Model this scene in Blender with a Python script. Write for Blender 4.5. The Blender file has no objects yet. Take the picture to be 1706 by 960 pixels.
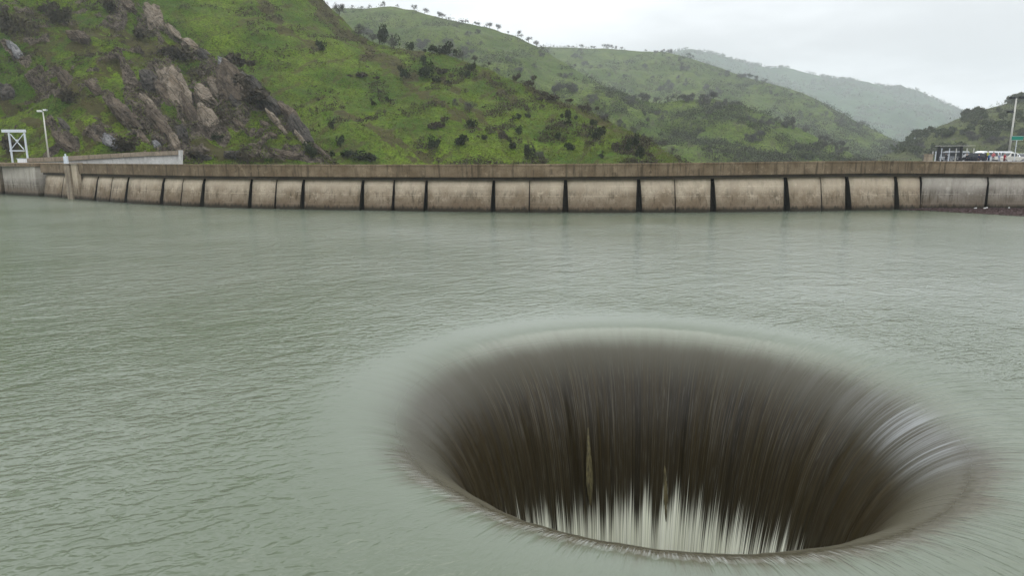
import bpy, bmesh, math, random
import numpy as np
from mathutils import Vector, Matrix

random.seed(7)
RNG = np.random.default_rng(11)
SC = bpy.context.scene
COL = SC.collection
PI = math.pi

# ------------------------------------------------------------------ camera
IW, IH = 1706.0, 960.0
FPX = 1130.0
CAMH = 8.6
HORIZON = 262.0
PITCH = math.atan((IH / 2 - HORIZON) / FPX)
CP, SP = math.cos(PITCH), math.sin(PITCH)
CAM = np.array([0, 0, CAMH])

cam_d = bpy.data.cameras.new('camera')
cam = bpy.data.objects.new('camera', cam_d)
COL.objects.link(cam)
cam.location = (0, 0, CAMH)
cam.rotation_euler = (PI / 2 - PITCH, 0, 0)
cam_d.sensor_width = 36
cam_d.lens = 36 * FPX / IW
cam_d.clip_start = 0.1
cam_d.clip_end = 20000
SC.camera = cam


def at(px, py, Y):
    """point of the place seen at photo pixel (px, py) at world distance Y"""
    px = np.asarray(px, float); py = np.asarray(py, float); Y = np.asarray(Y, float)
    a = (px - IW / 2) / FPX
    b = (IH / 2 - py) / FPX
    dx, dy, dz = a, CP + b * SP, -SP + b * CP
    t = Y / dy
    return np.stack([dx * t, Y + 0 * t, CAMH + dz * t], -1)


def on_water(px, py):
    a = (px - IW / 2) / FPX
    b = (IH / 2 - py) / FPX
    dx, dy, dz = a, CP + b * SP, -SP + b * CP
    t = -CAMH / dz
    return np.array([dx * t, dy * t])


def pix(P):
    d = np.asarray(P, float) - CAM
    z = d[..., 1] * CP - d[..., 2] * SP
    y = d[..., 1] * SP + d[..., 2] * CP
    return np.stack([IW / 2 + FPX * d[..., 0] / z, IH / 2 - FPX * y / z], -1)


# ------------------------------------------------------------------ noise
def _hash(i, j, k, s):
    h = (i * 374761393 + j * 668265263 + k * 2147483647 + s * 974634777).astype(np.int64)
    h = (h ^ (h >> 13)) * 1274126177
    h = h & 0x7fffffff
    h = (h ^ (h >> 16)) & 0xffffff
    return h / float(0xffffff)


def vnoise(x, y, z=None, s=0):
    x = np.asarray(x, float); y = np.asarray(y, float)
    z = np.zeros_like(x) if z is None else np.asarray(z, float)
    i, j, k = np.floor(x).astype(np.int64), np.floor(y).astype(np.int64), np.floor(z).astype(np.int64)
    fx, fy, fz = x - i, y - j, z - k
    fx, fy, fz = [f * f * f * (f * (f * 6 - 15) + 10) for f in (fx, fy, fz)]
    r = 0
    for a in (0, 1):
        for b in (0, 1):
            for c in (0, 1):
                w = (fx if a else 1 - fx) * (fy if b else 1 - fy) * (fz if c else 1 - fz)
                r = r + w * _hash(i + a, j + b, k + c, s)
    return r * 2 - 1


def fbm(x, y, z=None, o=4, s=0, g=0.5):
    r = 0; a = 1.0; f = 1.0
    for n in range(o):
        r = r + a * vnoise(x * f, y * f, None if z is None else z * f, s + n * 17)
        a *= g; f *= 2.03
    return r


def sstep(a, b, x):
    t = np.clip((x - a) / (b - a), 0, 1)
    return t * t * (3 - 2 * t)


# ------------------------------------------------------------------ mesh helpers
def tag(o, label=None, cat=None, group=None, kind=None):
    if label: o['label'] = label
    if cat: o['category'] = cat
    if group: o['group'] = group
    if kind: o['kind'] = kind
    return o


def link(name, me, mat=None, parent=None):
    o = bpy.data.objects.new(name, me)
    COL.objects.link(o)
    if mat is not None:
        for m in (mat if isinstance(mat, (list, tuple)) else [mat]):
            me.materials.append(m)
    if parent is not None: o.parent = parent
    return o


def empty(name, loc=(0, 0, 0), rz=0, label=None, cat=None, group=None):
    o = bpy.data.objects.new(name, None)
    COL.objects.link(o)
    o.location = loc; o.rotation_euler = (0, 0, rz)
    o.empty_display_size = 0.2
    return tag(o, label, cat, group)


def np_mesh(name, V, F, smooth=True, attrs=None, fmat=None):
    """V (n,3), F (m,4) or (m,3) arrays"""
    me = bpy.data.meshes.new(name)
    V = np.ascontiguousarray(V, np.float32).reshape(-1, 3)
    F = np.ascontiguousarray(F, np.int32)
    m, k = F.shape
    me.vertices.add(len(V)); me.vertices.foreach_set('co', V.ravel())
    me.loops.add(m * k); me.loops.foreach_set('vertex_index', F.ravel())
    me.polygons.add(m)
    me.polygons.foreach_set('loop_start', np.arange(0, m * k, k, dtype=np.int32))
    me.polygons.foreach_set('loop_total', np.full(m, k, np.int32))
    if fmat is not None: me.polygons.foreach_set('material_index', np.ascontiguousarray(fmat, np.int32))
    me.polygons.foreach_set('use_smooth', np.full(m, smooth, bool))
    for an, av in (attrs or {}).items():
        a = me.attributes.new(an, 'FLOAT', 'POINT')
        a.data.foreach_set('value', np.ascontiguousarray(av, np.float32).ravel())
    me.update(calc_edges=True)
    me.validate()
    return me


def grid_faces(n, m, wrap=False):
    i = np.arange(n if wrap else n - 1)[:, None]; j = np.arange(m - 1)[None, :]
    i2 = (i + 1) % n
    a = i * m + j; b = i2 * m + j
    return np.stack([a, b, b + 1, a + 1], -1).reshape(-1, 4)


class MB:
    """collects simple solids and builds them as one mesh"""
    def __init__(s): s.bm = bmesh.new()

    def box(s, c, size, rz=0, bevel=0.0, M=None):
        r = bmesh.ops.create_cube(s.bm, size=1)
        vs = r['verts']
        bmesh.ops.scale(s.bm, vec=size, verts=vs)
        if bevel > 0:
            es = list({e for v in vs for e in v.link_edges})
            rb = bmesh.ops.bevel(s.bm, geom=es, offset=bevel, segments=2, affect='EDGES', profile=0.6)
            vs = list({v for f in rb['faces'] for v in f.verts} | {v for v in vs if v.is_valid})
        T = Matrix.Translation(Vector(c)) @ Matrix.Rotation(rz, 4, 'Z')
        if M is not None: T = M @ T
        bmesh.ops.transform(s.bm, matrix=T, verts=vs)
        return s

    def bar(s, p, q, r, n=8, r2=None):
        p, q = Vector(p), Vector(q)
        d = q - p
        rr = bmesh.ops.create_cone(s.bm, cap_ends=True, segments=n, radius1=r, radius2=r if r2 is None else r2, depth=d.length)
        T = Matrix.Translation((p + q) / 2) @ d.to_track_quat('Z', 'Y').to_matrix().to_4x4()
        bmesh.ops.transform(s.bm, matrix=T, verts=rr['verts'])
        return s

    def beam(s, p, q, w, h=None):
        p, q = Vector(p), Vector(q)
        d = q - p
        rr = bmesh.ops.create_cube(s.bm, size=1)
        bmesh.ops.scale(s.bm, vec=(w, h or w, d.length), verts=rr['verts'])
        T = Matrix.Translation((p + q) / 2) @ d.to_track_quat('Z', 'Y').to_matrix().to_4x4()
        bmesh.ops.transform(s.bm, matrix=T, verts=rr['verts'])
        return s

    def hexa(s, bot, top):
        vb = [s.bm.verts.new(v) for v in bot]; vt = [s.bm.verts.new(v) for v in top]
        n = len(vb)
        s.bm.faces.new(vb[::-1]); s.bm.faces.new(vt)
        for i in range(n):
            s.bm.faces.new((vb[i], vb[(i + 1) % n], vt[(i + 1) % n], vt[i]))
        return s

    def build(s, name, mat, parent=None, smooth=False):
        bmesh.ops.recalc_face_normals(s.bm, faces=s.bm.faces[:])
        me = bpy.data.meshes.new(name)
        s.bm.to_mesh(me); s.bm.free()
        if smooth:
            for p in me.polygons: p.use_smooth = True
        return link(name, me, mat, parent)


# ------------------------------------------------------------------ material helpers
class NT:
    def __init__(s, name):
        s.m = bpy.data.materials.new(name); s.m.use_nodes = True
        s.t = s.m.node_tree; s.n = s.t.nodes; s.l = s.t.links
        s.n.clear()
        s.out = s.n.new('ShaderNodeOutputMaterial')

    def new(s, ty, **kw):
        n = s.n.new(ty)
        for k, v in kw.items(): setattr(n, k, v)
        return n

    def put(s, sock, v):
        if v is None: return
        if hasattr(v, 'is_output') or isinstance(v, bpy.types.NodeSocket): s.l.new(v, sock)
        else:
            if isinstance(v, (tuple, list)) and len(v) == 3 and sock.type == 'RGBA': v = (*v, 1)
            sock.default_value = v

    def math(s, op, a, b=None, c=None, clamp=False):
        n = s.new('ShaderNodeMath', operation=op, use_clamp=clamp)
        for i, v in enumerate((a, b, c)): s.put(n.inputs[i], v)
        return n.outputs[0]

    def vmath(s, op, a, b=None):
        n = s.new('ShaderNodeVectorMath', operation=op)
        s.put(n.inputs[0], a); s.put(n.inputs[1], b)
        return n

    def mapr(s, v, a, b, c=0.0, d=1.0, smooth=True):
        n = s.new('ShaderNodeMapRange', interpolation_type='SMOOTHSTEP' if smooth else 'LINEAR')
        s.put(n.inputs[0], v)
        for i, x in enumerate((a, b, c, d)): s.put(n.inputs[i + 1], x)
        return n.outputs[0]

    def mix(s, f, a, b, blend='MIX'):
        n = s.new('ShaderNodeMix', data_type='RGBA', blend_type=blend)
        s.put(n.inputs[0], f); s.put(n.inputs[6], a); s.put(n.inputs[7], b)
        return n.outputs[2]

    def noise(s, vec, scale, detail=3, rough=0.55, dist=0.0):
        n = s.new('ShaderNodeTexNoise')
        s.put(n.inputs['Vector'], vec); s.put(n.inputs['Scale'], scale)
        n.inputs['Detail'].default_value = detail; n.inputs['Roughness'].default_value = rough
        n.inputs['Distortion'].default_value = dist
        return n.outputs[0]

    def pos(s): return s.new('ShaderNodeNewGeometry').outputs['Position']

    def objco(s): return s.new('ShaderNodeTexCoord').outputs['Object']

    def sep(s, v):
        n = s.new('ShaderNodeSeparateXYZ'); s.put(n.inputs[0], v); return n.outputs

    def comb(s, x, y, z):
        n = s.new('ShaderNodeCombineXYZ')
        for i, v in enumerate((x, y, z)): s.put(n.inputs[i], v)
        return n.outputs[0]

    def mapping(s, v, rot=(0, 0, 0), scale=(1, 1, 1)):
        n = s.new('ShaderNodeMapping'); s.put(n.inputs[0], v)
        n.inputs['Rotation'].default_value = rot; n.inputs['Scale'].default_value = scale
        return n.outputs[0]

    def rotscale(s, v, rot, scale): return s.mapping(s.mapping(v, rot), (0, 0, 0), scale)

    def attr(s, name): return s.new('ShaderNodeAttribute', attribute_name=name).outputs['Fac']

    def bump(s, h, strength=1.0, dist=1.0, normal=None):
        n = s.new('ShaderNodeBump'); s.put(n.inputs['Strength'], strength); s.put(n.inputs['Distance'], dist)
        s.put(n.inputs['Height'], h)
        if normal is not None: s.put(n.inputs['Normal'], normal)
        return n.outputs[0]

    def bsdf(s, color, rough=0.8, metal=0.0, normal=None, spec=0.5, ior=1.45, trans=0.0):
        b = s.new('ShaderNodeBsdfPrincipled')
        s.put(b.inputs['Base Color'], color); s.put(b.inputs['Roughness'], rough); s.put(b.inputs['Metallic'], metal)
        s.put(b.inputs['Specular IOR Level'], spec); s.put(b.inputs['IOR'], ior)
        s.put(b.inputs['Transmission Weight'], trans)
        if normal is not None: s.put(b.inputs['Normal'], normal)
        s.l.new(b.outputs[0], s.out.inputs['Surface'])
        return s.m


def paint(name, col, rough=0.5, metal=0.0, vary=0.15, scale=6.0):
    t = NT(name)
    n = t.noise(t.objco(), scale, 4, 0.6)
    c = t.mix(t.mapr(n, 0.3, 0.7), tuple(x * (1 - vary) for x in col), tuple(min(1, x * (1 + vary)) for x in col))
    return t.bsdf(c, t.mapr(n, 0.3, 0.7, rough * 0.8, min(1, rough * 1.15)), metal)


M = {}
M['steel'] = paint('galvanised_steel', (0.62, 0.66, 0.72), 0.45, 0.25, 0.12)
M['pole'] = paint('pole_grey', (0.50, 0.49, 0.45), 0.5, 0.1, 0.1)
M['dark_metal'] = paint('dark_metal', (0.025, 0.026, 0.03), 0.5, 0.2, 0.3)
M['black'] = paint('black_plastic', (0.012, 0.012, 0.014), 0.5)
M['glass'] = paint('window_glass', (0.03, 0.035, 0.04), 0.08)
M['lamp'] = paint('lamp_lens', (0.7, 0.7, 0.68), 0.3)
M['white_paint'] = paint('white_paint', (0.74, 0.76, 0.78), 0.3)
M['cream_paint'] = paint('cream_paint', (0.62, 0.60, 0.54), 0.35)
M['dark_paint'] = paint('dark_paint', (0.02, 0.022, 0.03), 0.3)
M['silver_paint'] = paint('silver_paint', (0.36, 0.38, 0.40), 0.3, 0.3)
M['rubber'] = paint('tyre_rubber', (0.02, 0.02, 0.02), 0.8)
M['rim'] = paint('wheel_rim', (0.4, 0.4, 0.42), 0.35, 0.5)
M['red_lens'] = paint('red_lens', (0.4, 0.02, 0.02), 0.3)
M['sign_green'] = paint('sign_green', (0.0, 0.20, 0.14), 0.4, 0, 0.05)
M['sign_white'] = paint('sign_white', (0.75, 0.75, 0.75), 0.4, 0, 0.03)
M['skin'] = paint('skin', (0.45, 0.28, 0.2), 0.6, 0, 0.05)
M['hair'] = paint('hair', (0.03, 0.02, 0.015), 0.7)
M['litter'] = paint('pale_litter', (0.7, 0.7, 0.68), 0.6)


def cloth(name, c): return paint(name, c, 0.9, 0, 0.2, 9)


# ------------------------------------------------------------------ world
world = bpy.data.worlds.new('World'); SC.world = world
world.use_nodes = True
wt = world.node_tree; wt.nodes.clear()
SUN_EL, SUN_AZ = math.radians(62), math.radians(12)
wo = wt.nodes.new('ShaderNodeOutputWorld'); wb = wt.nodes.new('ShaderNodeBackground')
wb.inputs[1].default_value = 0.10
wt.links.new(wb.outputs[0], wo.inputs[0])


def wn(ty, **kw):
    n = wt.nodes.new(ty)
    for k, v in kw.items(): setattr(n, k, v)
    return n


def wmath(op, a, b=None, clamp=False):
    n = wn('ShaderNodeMath', operation=op, use_clamp=clamp)
    for i, v in enumerate((a, b)):
        if v is None: continue
        if isinstance(v, bpy.types.NodeSocket): wt.links.new(v, n.inputs[i])
        else: n.inputs[i].default_value = v
    return n.outputs[0]


def wmap(v, a, b, c, d):
    n = wn('ShaderNodeMapRange', interpolation_type='SMOOTHSTEP')
    wt.links.new(v, n.inputs[0])
    for i, x in enumerate((a, b, c, d)): n.inputs[i + 1].default_value = x
    return n.outputs[0]


sky = wn('ShaderNodeTexSky', sky_type='NISHITA', sun_disc=False)
sky.sun_elevation = SUN_EL; sky.sun_rotation = SUN_AZ; sky.air_density = 1.0; sky.dust_density = 3.0
hs = wn('ShaderNodeHueSaturation'); hs.inputs['Saturation'].default_value = 0.12
wt.links.new(sky.outputs[0], hs.inputs['Color'])
tc = wn('ShaderNodeTexCoord'); sp = wn('ShaderNodeSeparateXYZ'); wt.links.new(tc.outputs['Generated'], sp.inputs[0])
zc = wmath('MAXIMUM', sp.outputs[2], 0.0)
den = wmath('ADD', zc, 0.14)
cmb = wn('ShaderNodeCombineXYZ')
wt.links.new(wmath('DIVIDE', sp.outputs[0], den), cmb.inputs[0]); wt.links.new(wmath('DIVIDE', sp.outputs[1], den), cmb.inputs[1])
cn = wn('ShaderNodeTexNoise'); wt.links.new(cmb.outputs[0], cn.inputs['Vector'])
cn.inputs['Scale'].default_value = 0.55; cn.inputs['Detail'].default_value = 5; cn.inputs['Roughness'].default_value = 0.5
cloud = wmap(cn.outputs[0], 0.36, 0.64, 0.72, 1.09)
SKY_LOW, SKY_HIGH = 8.6, 17.0          # an overcast sky: brighter overhead than at the horizon
grad = wmap(zc, 0.10, 0.48, SKY_LOW, SKY_HIGH)
lum = wmath('MULTIPLY', cloud, grad)
grey = wn('ShaderNodeMix', data_type='RGBA', blend_type='MULTIPLY'); grey.inputs[0].default_value = 1
grey.inputs[6].default_value = (0.955, 0.985, 1.015, 1); wt.links.new(lum, grey.inputs[7])
cover = wn('ShaderNodeMix', data_type='RGBA'); cover.inputs[0].default_value = 0.93
wt.links.new(hs.outputs[0], cover.inputs[6]); wt.links.new(grey.outputs[2], cover.inputs[7])
wt.links.new(cover.outputs[2], wb.inputs[0])

sun_d = bpy.data.lights.new('sun', 'SUN'); sun_d.energy = 1.0; sun_d.angle = math.radians(40); sun_d.color = (1, 0.97, 0.92)
sun = bpy.data.objects.new('sun', sun_d); COL.objects.link(sun)
sdir = Vector((math.sin(SUN_AZ) * math.cos(SUN_EL), math.cos(SUN_AZ) * math.cos(SUN_EL), math.sin(SUN_EL)))
sun.rotation_euler = sdir.to_track_quat('Z', 'Y').to_euler()
sun.location = (0, 0, 200)

SC.view_settings.view_transform = 'Standard'; SC.view_settings.look = 'None'
SC.view_settings.gamma = 1; SC.view_settings.exposure = 0.27; SC.view_settings.use_curve_mapping = False

# ------------------------------------------------------------------ the dam's line on the water
HS = 0.90
HC = np.array([5.48, 24.0])                     # centre of the spillway
wl_px = [(-330, 318), (-120, 321), (0, 323), (70, 325.5), (100, 329), (160, 335), (215, 338.5), (270, 342), (340, 345), (418, 347.2), (505, 349), (604, 350.5),
         (710, 352), (822, 353.5), (942, 354.3), (1064, 354.3), (1187, 353.6), (1309, 352.5), (1412, 350.8), (1492, 349.6), (1533, 349.2),
         (1643, 349.0), (1760, 349.0), (2000, 349.5)]
_px = np.array([p[0] for p in wl_px], float)
_W = np.array([on_water(*p) for p in wl_px])
# smooth the plan curve with a low-order polynomial in px
_c = np.linspace(-330, 2000, 400)
_wx = np.interp(_c, _px, _W[:, 0]); _wy = np.interp(_c, _px, _W[:, 1])
_k = np.hanning(41); _k /= _k.sum()
def _sm(a):
    e = np.concatenate([2 * a[0] - a[20:0:-1], a, 2 * a[-1] - a[-2:-22:-1]])
    return np.convolve(e, _k, 'valid')
_wx, _wy = _sm(_wx), _sm(_wy)


def dam_pt(px, off=0.0):
    """plan point of the dam's face (water line) at photo column px, moved back by off metres"""
    p = np.array([np.interp(px, _c, _wx), np.interp(px, _c, _wy)])
    e = 6.0
    q0 = np.array([np.interp(px - e, _c, _wx), np.interp(px - e, _c, _wy)])
    q1 = np.array([np.interp(px + e, _c, _wx), np.interp(px + e, _c, _wy)])
    t = (q1 - q0) / np.linalg.norm(q1 - q0)
    n = np.array([-t[1], t[0]])                  # away from the lake
    return p + n * off


def crest_z(px):
    y = np.interp(px, [0, 100, 340, 600, 850, 1100, 1300, 1450, 1560, 1706], [271.3, 272.0, 273.6, 274, 273.6, 271.6, 269, 267.8, 268.6, 269.8])
    d = dam_pt(px, 0.4)
    return float(at(px, y, d[1])[2])


# ------------------------------------------------------------------ water
WAVE = (0.112, 0.028, 0.15)


def water_nodes(name, sheet):
    t = NT(name)
    P = t.pos()
    rel = t.vmath('SUBTRACT', P, (HC[0], HC[1], 0)).outputs[0]
    x, y, z = t.sep(rel)
    r = t.math('SQRT', t.math('ADD', t.math('MULTIPLY', x, x), t.math('MULTIPLY', y, y)))
    dx, dy = t.math('DIVIDE', x, r), t.math('DIVIDE', y, r)
    depth = t.math('MULTIPLY', z, -1)
    path = t.math('ADD', t.math('MULTIPLY', r, -1), depth)
    def streak(K, kz, scale=1.0, detail=3, rough=0.6):
        v = t.comb(t.math('MULTIPLY', dx, K), t.math('MULTIPLY', dy, K), t.math('MULTIPLY', path, kz))
        return t.noise(v, scale, detail, rough)
    S1 = streak(26, 0.16, 1.0, 4, 0.65)
    S2 = streak(60, 0.22, 1.0, 2, 0.5)
    # wind ripples: crests run along one direction; weaker towards the spillway, patchy
    def waves(Q):
        R1 = t.noise(t.rotscale(Q, (0, 0, math.radians(-20)), (0.85, 1.5, 1)), 1.95, 2, 0.5, 0.7)
        R2 = t.noise(t.rotscale(Q, (0, 0, math.radians(-8)), (1.2, 2.2, 1)), 3.2, 1, 0.5, 0.7)
        R3 = t.noise(t.rotscale(Q, (0, 0, math.radians(-28)), (0.65, 1.0, 1)), 0.65, 1, 0.5, 0.6)
        return t.math('ADD', t.math('ADD', t.math('MULTIPLY', R1, WAVE[0]), t.math('MULTIPLY', R2, WAVE[1])), t.math('MULTIPLY', R3, WAVE[2]))
    patch = t.mapr(t.noise(t.mapping(P, (0, 0, 0.3), (1, 1.6, 1)), 0.03, 3, 0.6), 0.36, 0.62, 0.55, 1.15)
    wx = t.sep(P)[0]
    left = t.mapr(wx, 10.0, -26.0, 0.72, 1.35)
    rip = t.math('MULTIPLY', t.math('MULTIPLY', t.mapr(r, 9.8, 16.0, 0.0, 1.0), patch), left)
    near = t.mapr(r, 9.5, 19.0, 1.0, 0.0)
    E = 0.04
    w0 = waves(P); w1 = waves(t.vmath('ADD', P, (E, 0, 0)).outputs[0]); w2 = waves(t.vmath('ADD', P, (0, E, 0)).outputs[0])
    k = t.math('DIVIDE', rip, -E)
    wn_ = t.vmath('NORMALIZE', t.comb(t.math('MULTIPLY', t.math('SUBTRACT', w1, w0), k), t.math('MULTIPLY', t.math('SUBTRACT', w2, w0), k), 1.0)).outputs[0]
    side = t.mapr(t.math('ADD', t.math('MULTIPLY', dx, 0.85), t.math('MULTIPLY', dy, -0.55)), -0.5, 0.95, 0.14, 0.85)
    hs_ = t.math('MULTIPLY', t.math('MULTIPLY', near, side), t.math('ADD', t.math('MULTIPLY', S1, 0.15), t.math('MULTIPLY', S2, 0.03)))
    rj = t.math('ADD', r, t.math('MULTIPLY', t.math('SUBTRACT', S2, 0.5), 0.7))
    ring = t.math('MULTIPLY', t.mapr(rj, 9.5, 9.85, 0.0, 1.0), t.mapr(rj, 10.1, 10.5, 1.0, 0.0))
    front = t.mapr(dy, -0.36, -0.74, 0.0, 0.8)
    CH = t.noise(t.comb(t.math('MULTIPLY', dx, 30), t.math('MULTIPLY', dy, 30), t.math('MULTIPLY', r, 2.4)), 1.0, 4, 0.7)
    chop = t.math('MULTIPLY', t.math('MULTIPLY', ring, front), t.math('ADD', t.math('MULTIPLY', CH, 0.12), 0.02))
    height = t.math('ADD', hs_, chop)
    if sheet: height = t.math('ADD', t.math('MULTIPLY', height, t.mapr(depth, 0.4, 2.4, 1.0, 0.16)), t.math('MULTIPLY', w0, rip))
    nrm = t.bump(height, 1.0, 1.0, None if sheet else wn_)
    murk = t.noise(P, 0.05, 3, 0.5)
    turb = t.mix(t.mapr(murk, 0.3, 0.7), (0.096, 0.117, 0.080), (0.136, 0.156, 0.121))
    if not sheet:
        m = t.bsdf(turb, t.mapr(r, 13.4, 80.0, 0.12, 0.20), 0, nrm, 0.5, 1.33)
        return m
    S3 = streak(190, 0.10, 1.0, 2, 0.55)
    S4 = streak(105, 0.05, 1.0, 4, 0.7)
    S6 = streak(15, 0.02, 1.0, 2, 0.5)
    S5 = streak(210, 0.7, 1.0, 2, 0.6)
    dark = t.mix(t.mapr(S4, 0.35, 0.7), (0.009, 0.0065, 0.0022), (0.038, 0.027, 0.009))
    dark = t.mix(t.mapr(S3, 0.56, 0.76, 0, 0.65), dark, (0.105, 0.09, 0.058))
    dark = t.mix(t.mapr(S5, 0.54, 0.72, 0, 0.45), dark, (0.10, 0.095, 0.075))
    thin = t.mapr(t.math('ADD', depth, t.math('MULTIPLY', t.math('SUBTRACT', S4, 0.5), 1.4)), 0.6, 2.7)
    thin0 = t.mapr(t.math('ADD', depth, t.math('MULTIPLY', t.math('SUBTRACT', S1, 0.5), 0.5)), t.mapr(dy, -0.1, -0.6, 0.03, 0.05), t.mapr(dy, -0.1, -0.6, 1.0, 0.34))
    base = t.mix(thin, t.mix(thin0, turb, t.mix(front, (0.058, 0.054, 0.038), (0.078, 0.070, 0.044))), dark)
    edge = t.math('ADD', depth, t.math('ADD', t.math('ADD', t.math('MULTIPLY', t.math('SUBTRACT', S4, 0.5), 4.8), t.math('MULTIPLY', t.math('SUBTRACT', S6, 0.5), 5.0)), t.math('MULTIPLY', t.math('SUBTRACT', S3, 0.5), 2.6)))
    edge = t.math('ADD', edge, t.math('MULTIPLY', t.math('SUBTRACT', S5, 0.5), 1.0))
    foam = t.mapr(edge, FOAM0, FOAM0 + 1.9)
    fcol = t.mix(t.mapr(S4, 0.3, 0.7), (0.80, 0.82, 0.64), (0.90, 0.91, 0.80))
    torn_sheen = t.math('MULTIPLY', t.math('MULTIPLY', t.mapr(dx, 0.55, 0.95), t.math('MULTIPLY', t.mapr(dy, -0.62, -0.36), t.mapr(dy, 0.35, -0.1, 0.12, 1.0))), t.math('MULTIPLY', t.mapr(depth, 0.25, 0.8), t.mapr(depth, 2.4, 0.9)))  # aerated streaks and sky reflection painted into the right wall's colour
    base = t.mix(t.math('MULTIPLY', torn_sheen, t.mapr(t.math('ADD', S4, t.math('MULTIPLY', S6, 0.8)), 0.80, 1.10, 0, 0.55)), base, (0.34, 0.36, 0.37))
    fcol = t.mix(t.mapr(t.math('ADD', S3, t.math('MULTIPLY', S6, 0.5)), 0.85, 0.62, 0, 0.75), fcol, (0.40, 0.40, 0.31))
    fleck = t.math('MULTIPLY', t.math('MULTIPLY', t.math('MULTIPLY', t.mapr(rj, 9.85, 10.05), t.mapr(rj, 10.55, 10.2)), t.math('MULTIPLY', t.mapr(dy, -0.36, -0.66), t.mapr(dx, 0.55, 0.15))), t.mapr(S5, 0.46, 0.66, 0, 0.24))
    base = t.mix(fleck, base, (0.55, 0.58, 0.57))
    base = t.mix(foam, base, fcol)
    rough = t.math('ADD', t.mapr(depth, 0.0, 0.9, 0.13, 0.38), t.math('MULTIPLY', foam, 0.4))
    return t.bsdf(base, rough, 0, nrm, 0.5, 1.33)


FOAM0 = 7.3
M['water'] = water_nodes('lake_water', False)
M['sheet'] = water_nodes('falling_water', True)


_pr = np.polyfit([-0.6, 0, 1, 2.05, 3.15, 4.25, 5.0, 5.6, 6.0], [-4.2, -3.0, -1.6, -.51, .41, 1.22, 1.79, 2.3, 2.7], 3)


def nappe(rad_):
    """water level over the lip: barely dipping at 12.5 m, plunging inside 7 m"""
    u = 11.5 - rad_
    d = np.exp(np.polyval(_pr, np.maximum(u, -1.0)))
    return -d * sstep(-1.9, 0.6, u)


NA = 900
ang = np.linspace(0, 2 * PI, NA, endpoint=False)
RIM = 13.4
# lake: rings growing outwards, cut at the dam
rad = RIM * np.exp(np.linspace(0, math.log(900 / RIM), 250))
A_, R_ = np.meshgrid(ang, rad, indexing='ij')
V = np.stack([HC[0] + R_ * np.cos(A_), HC[1] + R_ * np.sin(A_), 0 * R_], -1)
F = grid_faces(NA, len(rad), True)
Vf = V.reshape(-1, 3)
cpx = np.linspace(-330, 2000, 300)
back = np.array([dam_pt(p, 3.0) for p in cpx])
order = np.argsort(back[:, 0])
lim = np.interp(Vf[:, 0], back[order, 0], back[order, 1])
outside = Vf[:, 1] > lim
F = F[~outside[F].any(1)]
used = np.unique(F); remap = np.full(len(Vf), -1); remap[used] = np.arange(len(used))
lake = link('water', np_mesh('water', Vf[used], remap[F][:, ::-1]), M['water'])
tag(lake, kind='structure')

# the spillway: sheet of water bending over the lip, ribs showing through
spill = empty('spillway', (HC[0], HC[1], 0), 0, 'huge round funnel spillway swallowing the lake in front of the dam', 'spillway')
tt = np.concatenate([np.linspace(0, 1.2, 14), np.linspace(1.2, 7.75, 140)[1:]])
rr = RIM - tt
zz = nappe(rr)
A_, R_ = np.meshgrid(ang, rr, indexing='ij')
Z_ = np.broadcast_to(zz, A_.shape).copy()
# low lumps in the lip, running with the flow
lump = fbm(np.cos(A_) * 7, np.sin(A_) * 7, R_ * 0.15, 3, 5)
amp = np.interp(tt, [0, 1.5, 3.0, 5, 7.5], [0, 0.01, 0.04, 0.09, 0.16])
Rn = R_ + lump * amp
V = np.stack([Rn * np.cos(A_), Rn * np.sin(A_), Z_], -1)
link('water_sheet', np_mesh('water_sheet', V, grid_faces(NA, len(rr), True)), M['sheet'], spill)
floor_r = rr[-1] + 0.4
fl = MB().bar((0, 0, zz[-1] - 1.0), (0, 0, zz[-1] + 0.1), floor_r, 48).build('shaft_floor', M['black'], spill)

t_ = NT('wet_concrete_rib')
nn = t_.noise(t_.mapping(t_.objco(), (0, 0, 0), (6, 6, 0.6)), 2.0, 4)
M['rib'] = t_.bsdf(t_.mix(t_.mapr(nn, 0.3, 0.7), (0.035, 0.029, 0.012), (0.125, 0.105, 0.045)), 0.5)


def sheet_at(px, py):
    """spot on the far wall of the funnel seen at a photo pixel"""
    a = (px - IW / 2) / FPX; b = (IH / 2 - py) / FPX
    d = np.array([a, CP + b * SP, -SP + b * CP])
    best = None
    for s in np.linspace(15, 50, 1500):
        p = CAM + d * s
        q = p[:2] - HC
        r = np.hypot(*q)
        if q[1] < 0: continue
        zs = np.interp(r, rr[::-1], zz[::-1]) if r > rr[-1] else -30
        if p[2] < zs: return p
    return CAM + d * 35


for (x0, y0, x1, y1, w) in ((979, 712, 983, 842, 0.26), (1107, 748, 1110, 868, 0.24)):
    top = sheet_at(x0, y0); 
    v = []; f = []
    n = 14
    for i in range(n + 1):
        k = i / n
        p = sheet_at(x0 + (x1 - x0) * k, y0 + (y1 - y0) * k) - np.array([HC[0], HC[1], 0])
        n2 = -p[:2] / np.linalg.norm(p[:2]); t2 = np.array([-n2[1], n2[0]])
        ww = 0.72 * w * (0.10 + 0.9 * min(1, k * 1.6)) * (1 if k < 0.7 else 1 - (k - 0.7) * 2.6)
        for s_, o_ in ((-1, 0.0), (0, 0.22), (1, 0.0)):
            q = p[:2] + t2 * ww * s_ + n2 * (o_ * 0.35 * min(1, k * 3) + 0.05)
            v.append((q[0], q[1], p[2]))
    for i in range(n):
        for j in range(2):
            a = i * 3 + j
            f.append((a, a + 1, a + 4, a + 3))
    link('rib', np_mesh('rib', np.array(v), np.array(f)), M['rib'], spill)

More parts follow.
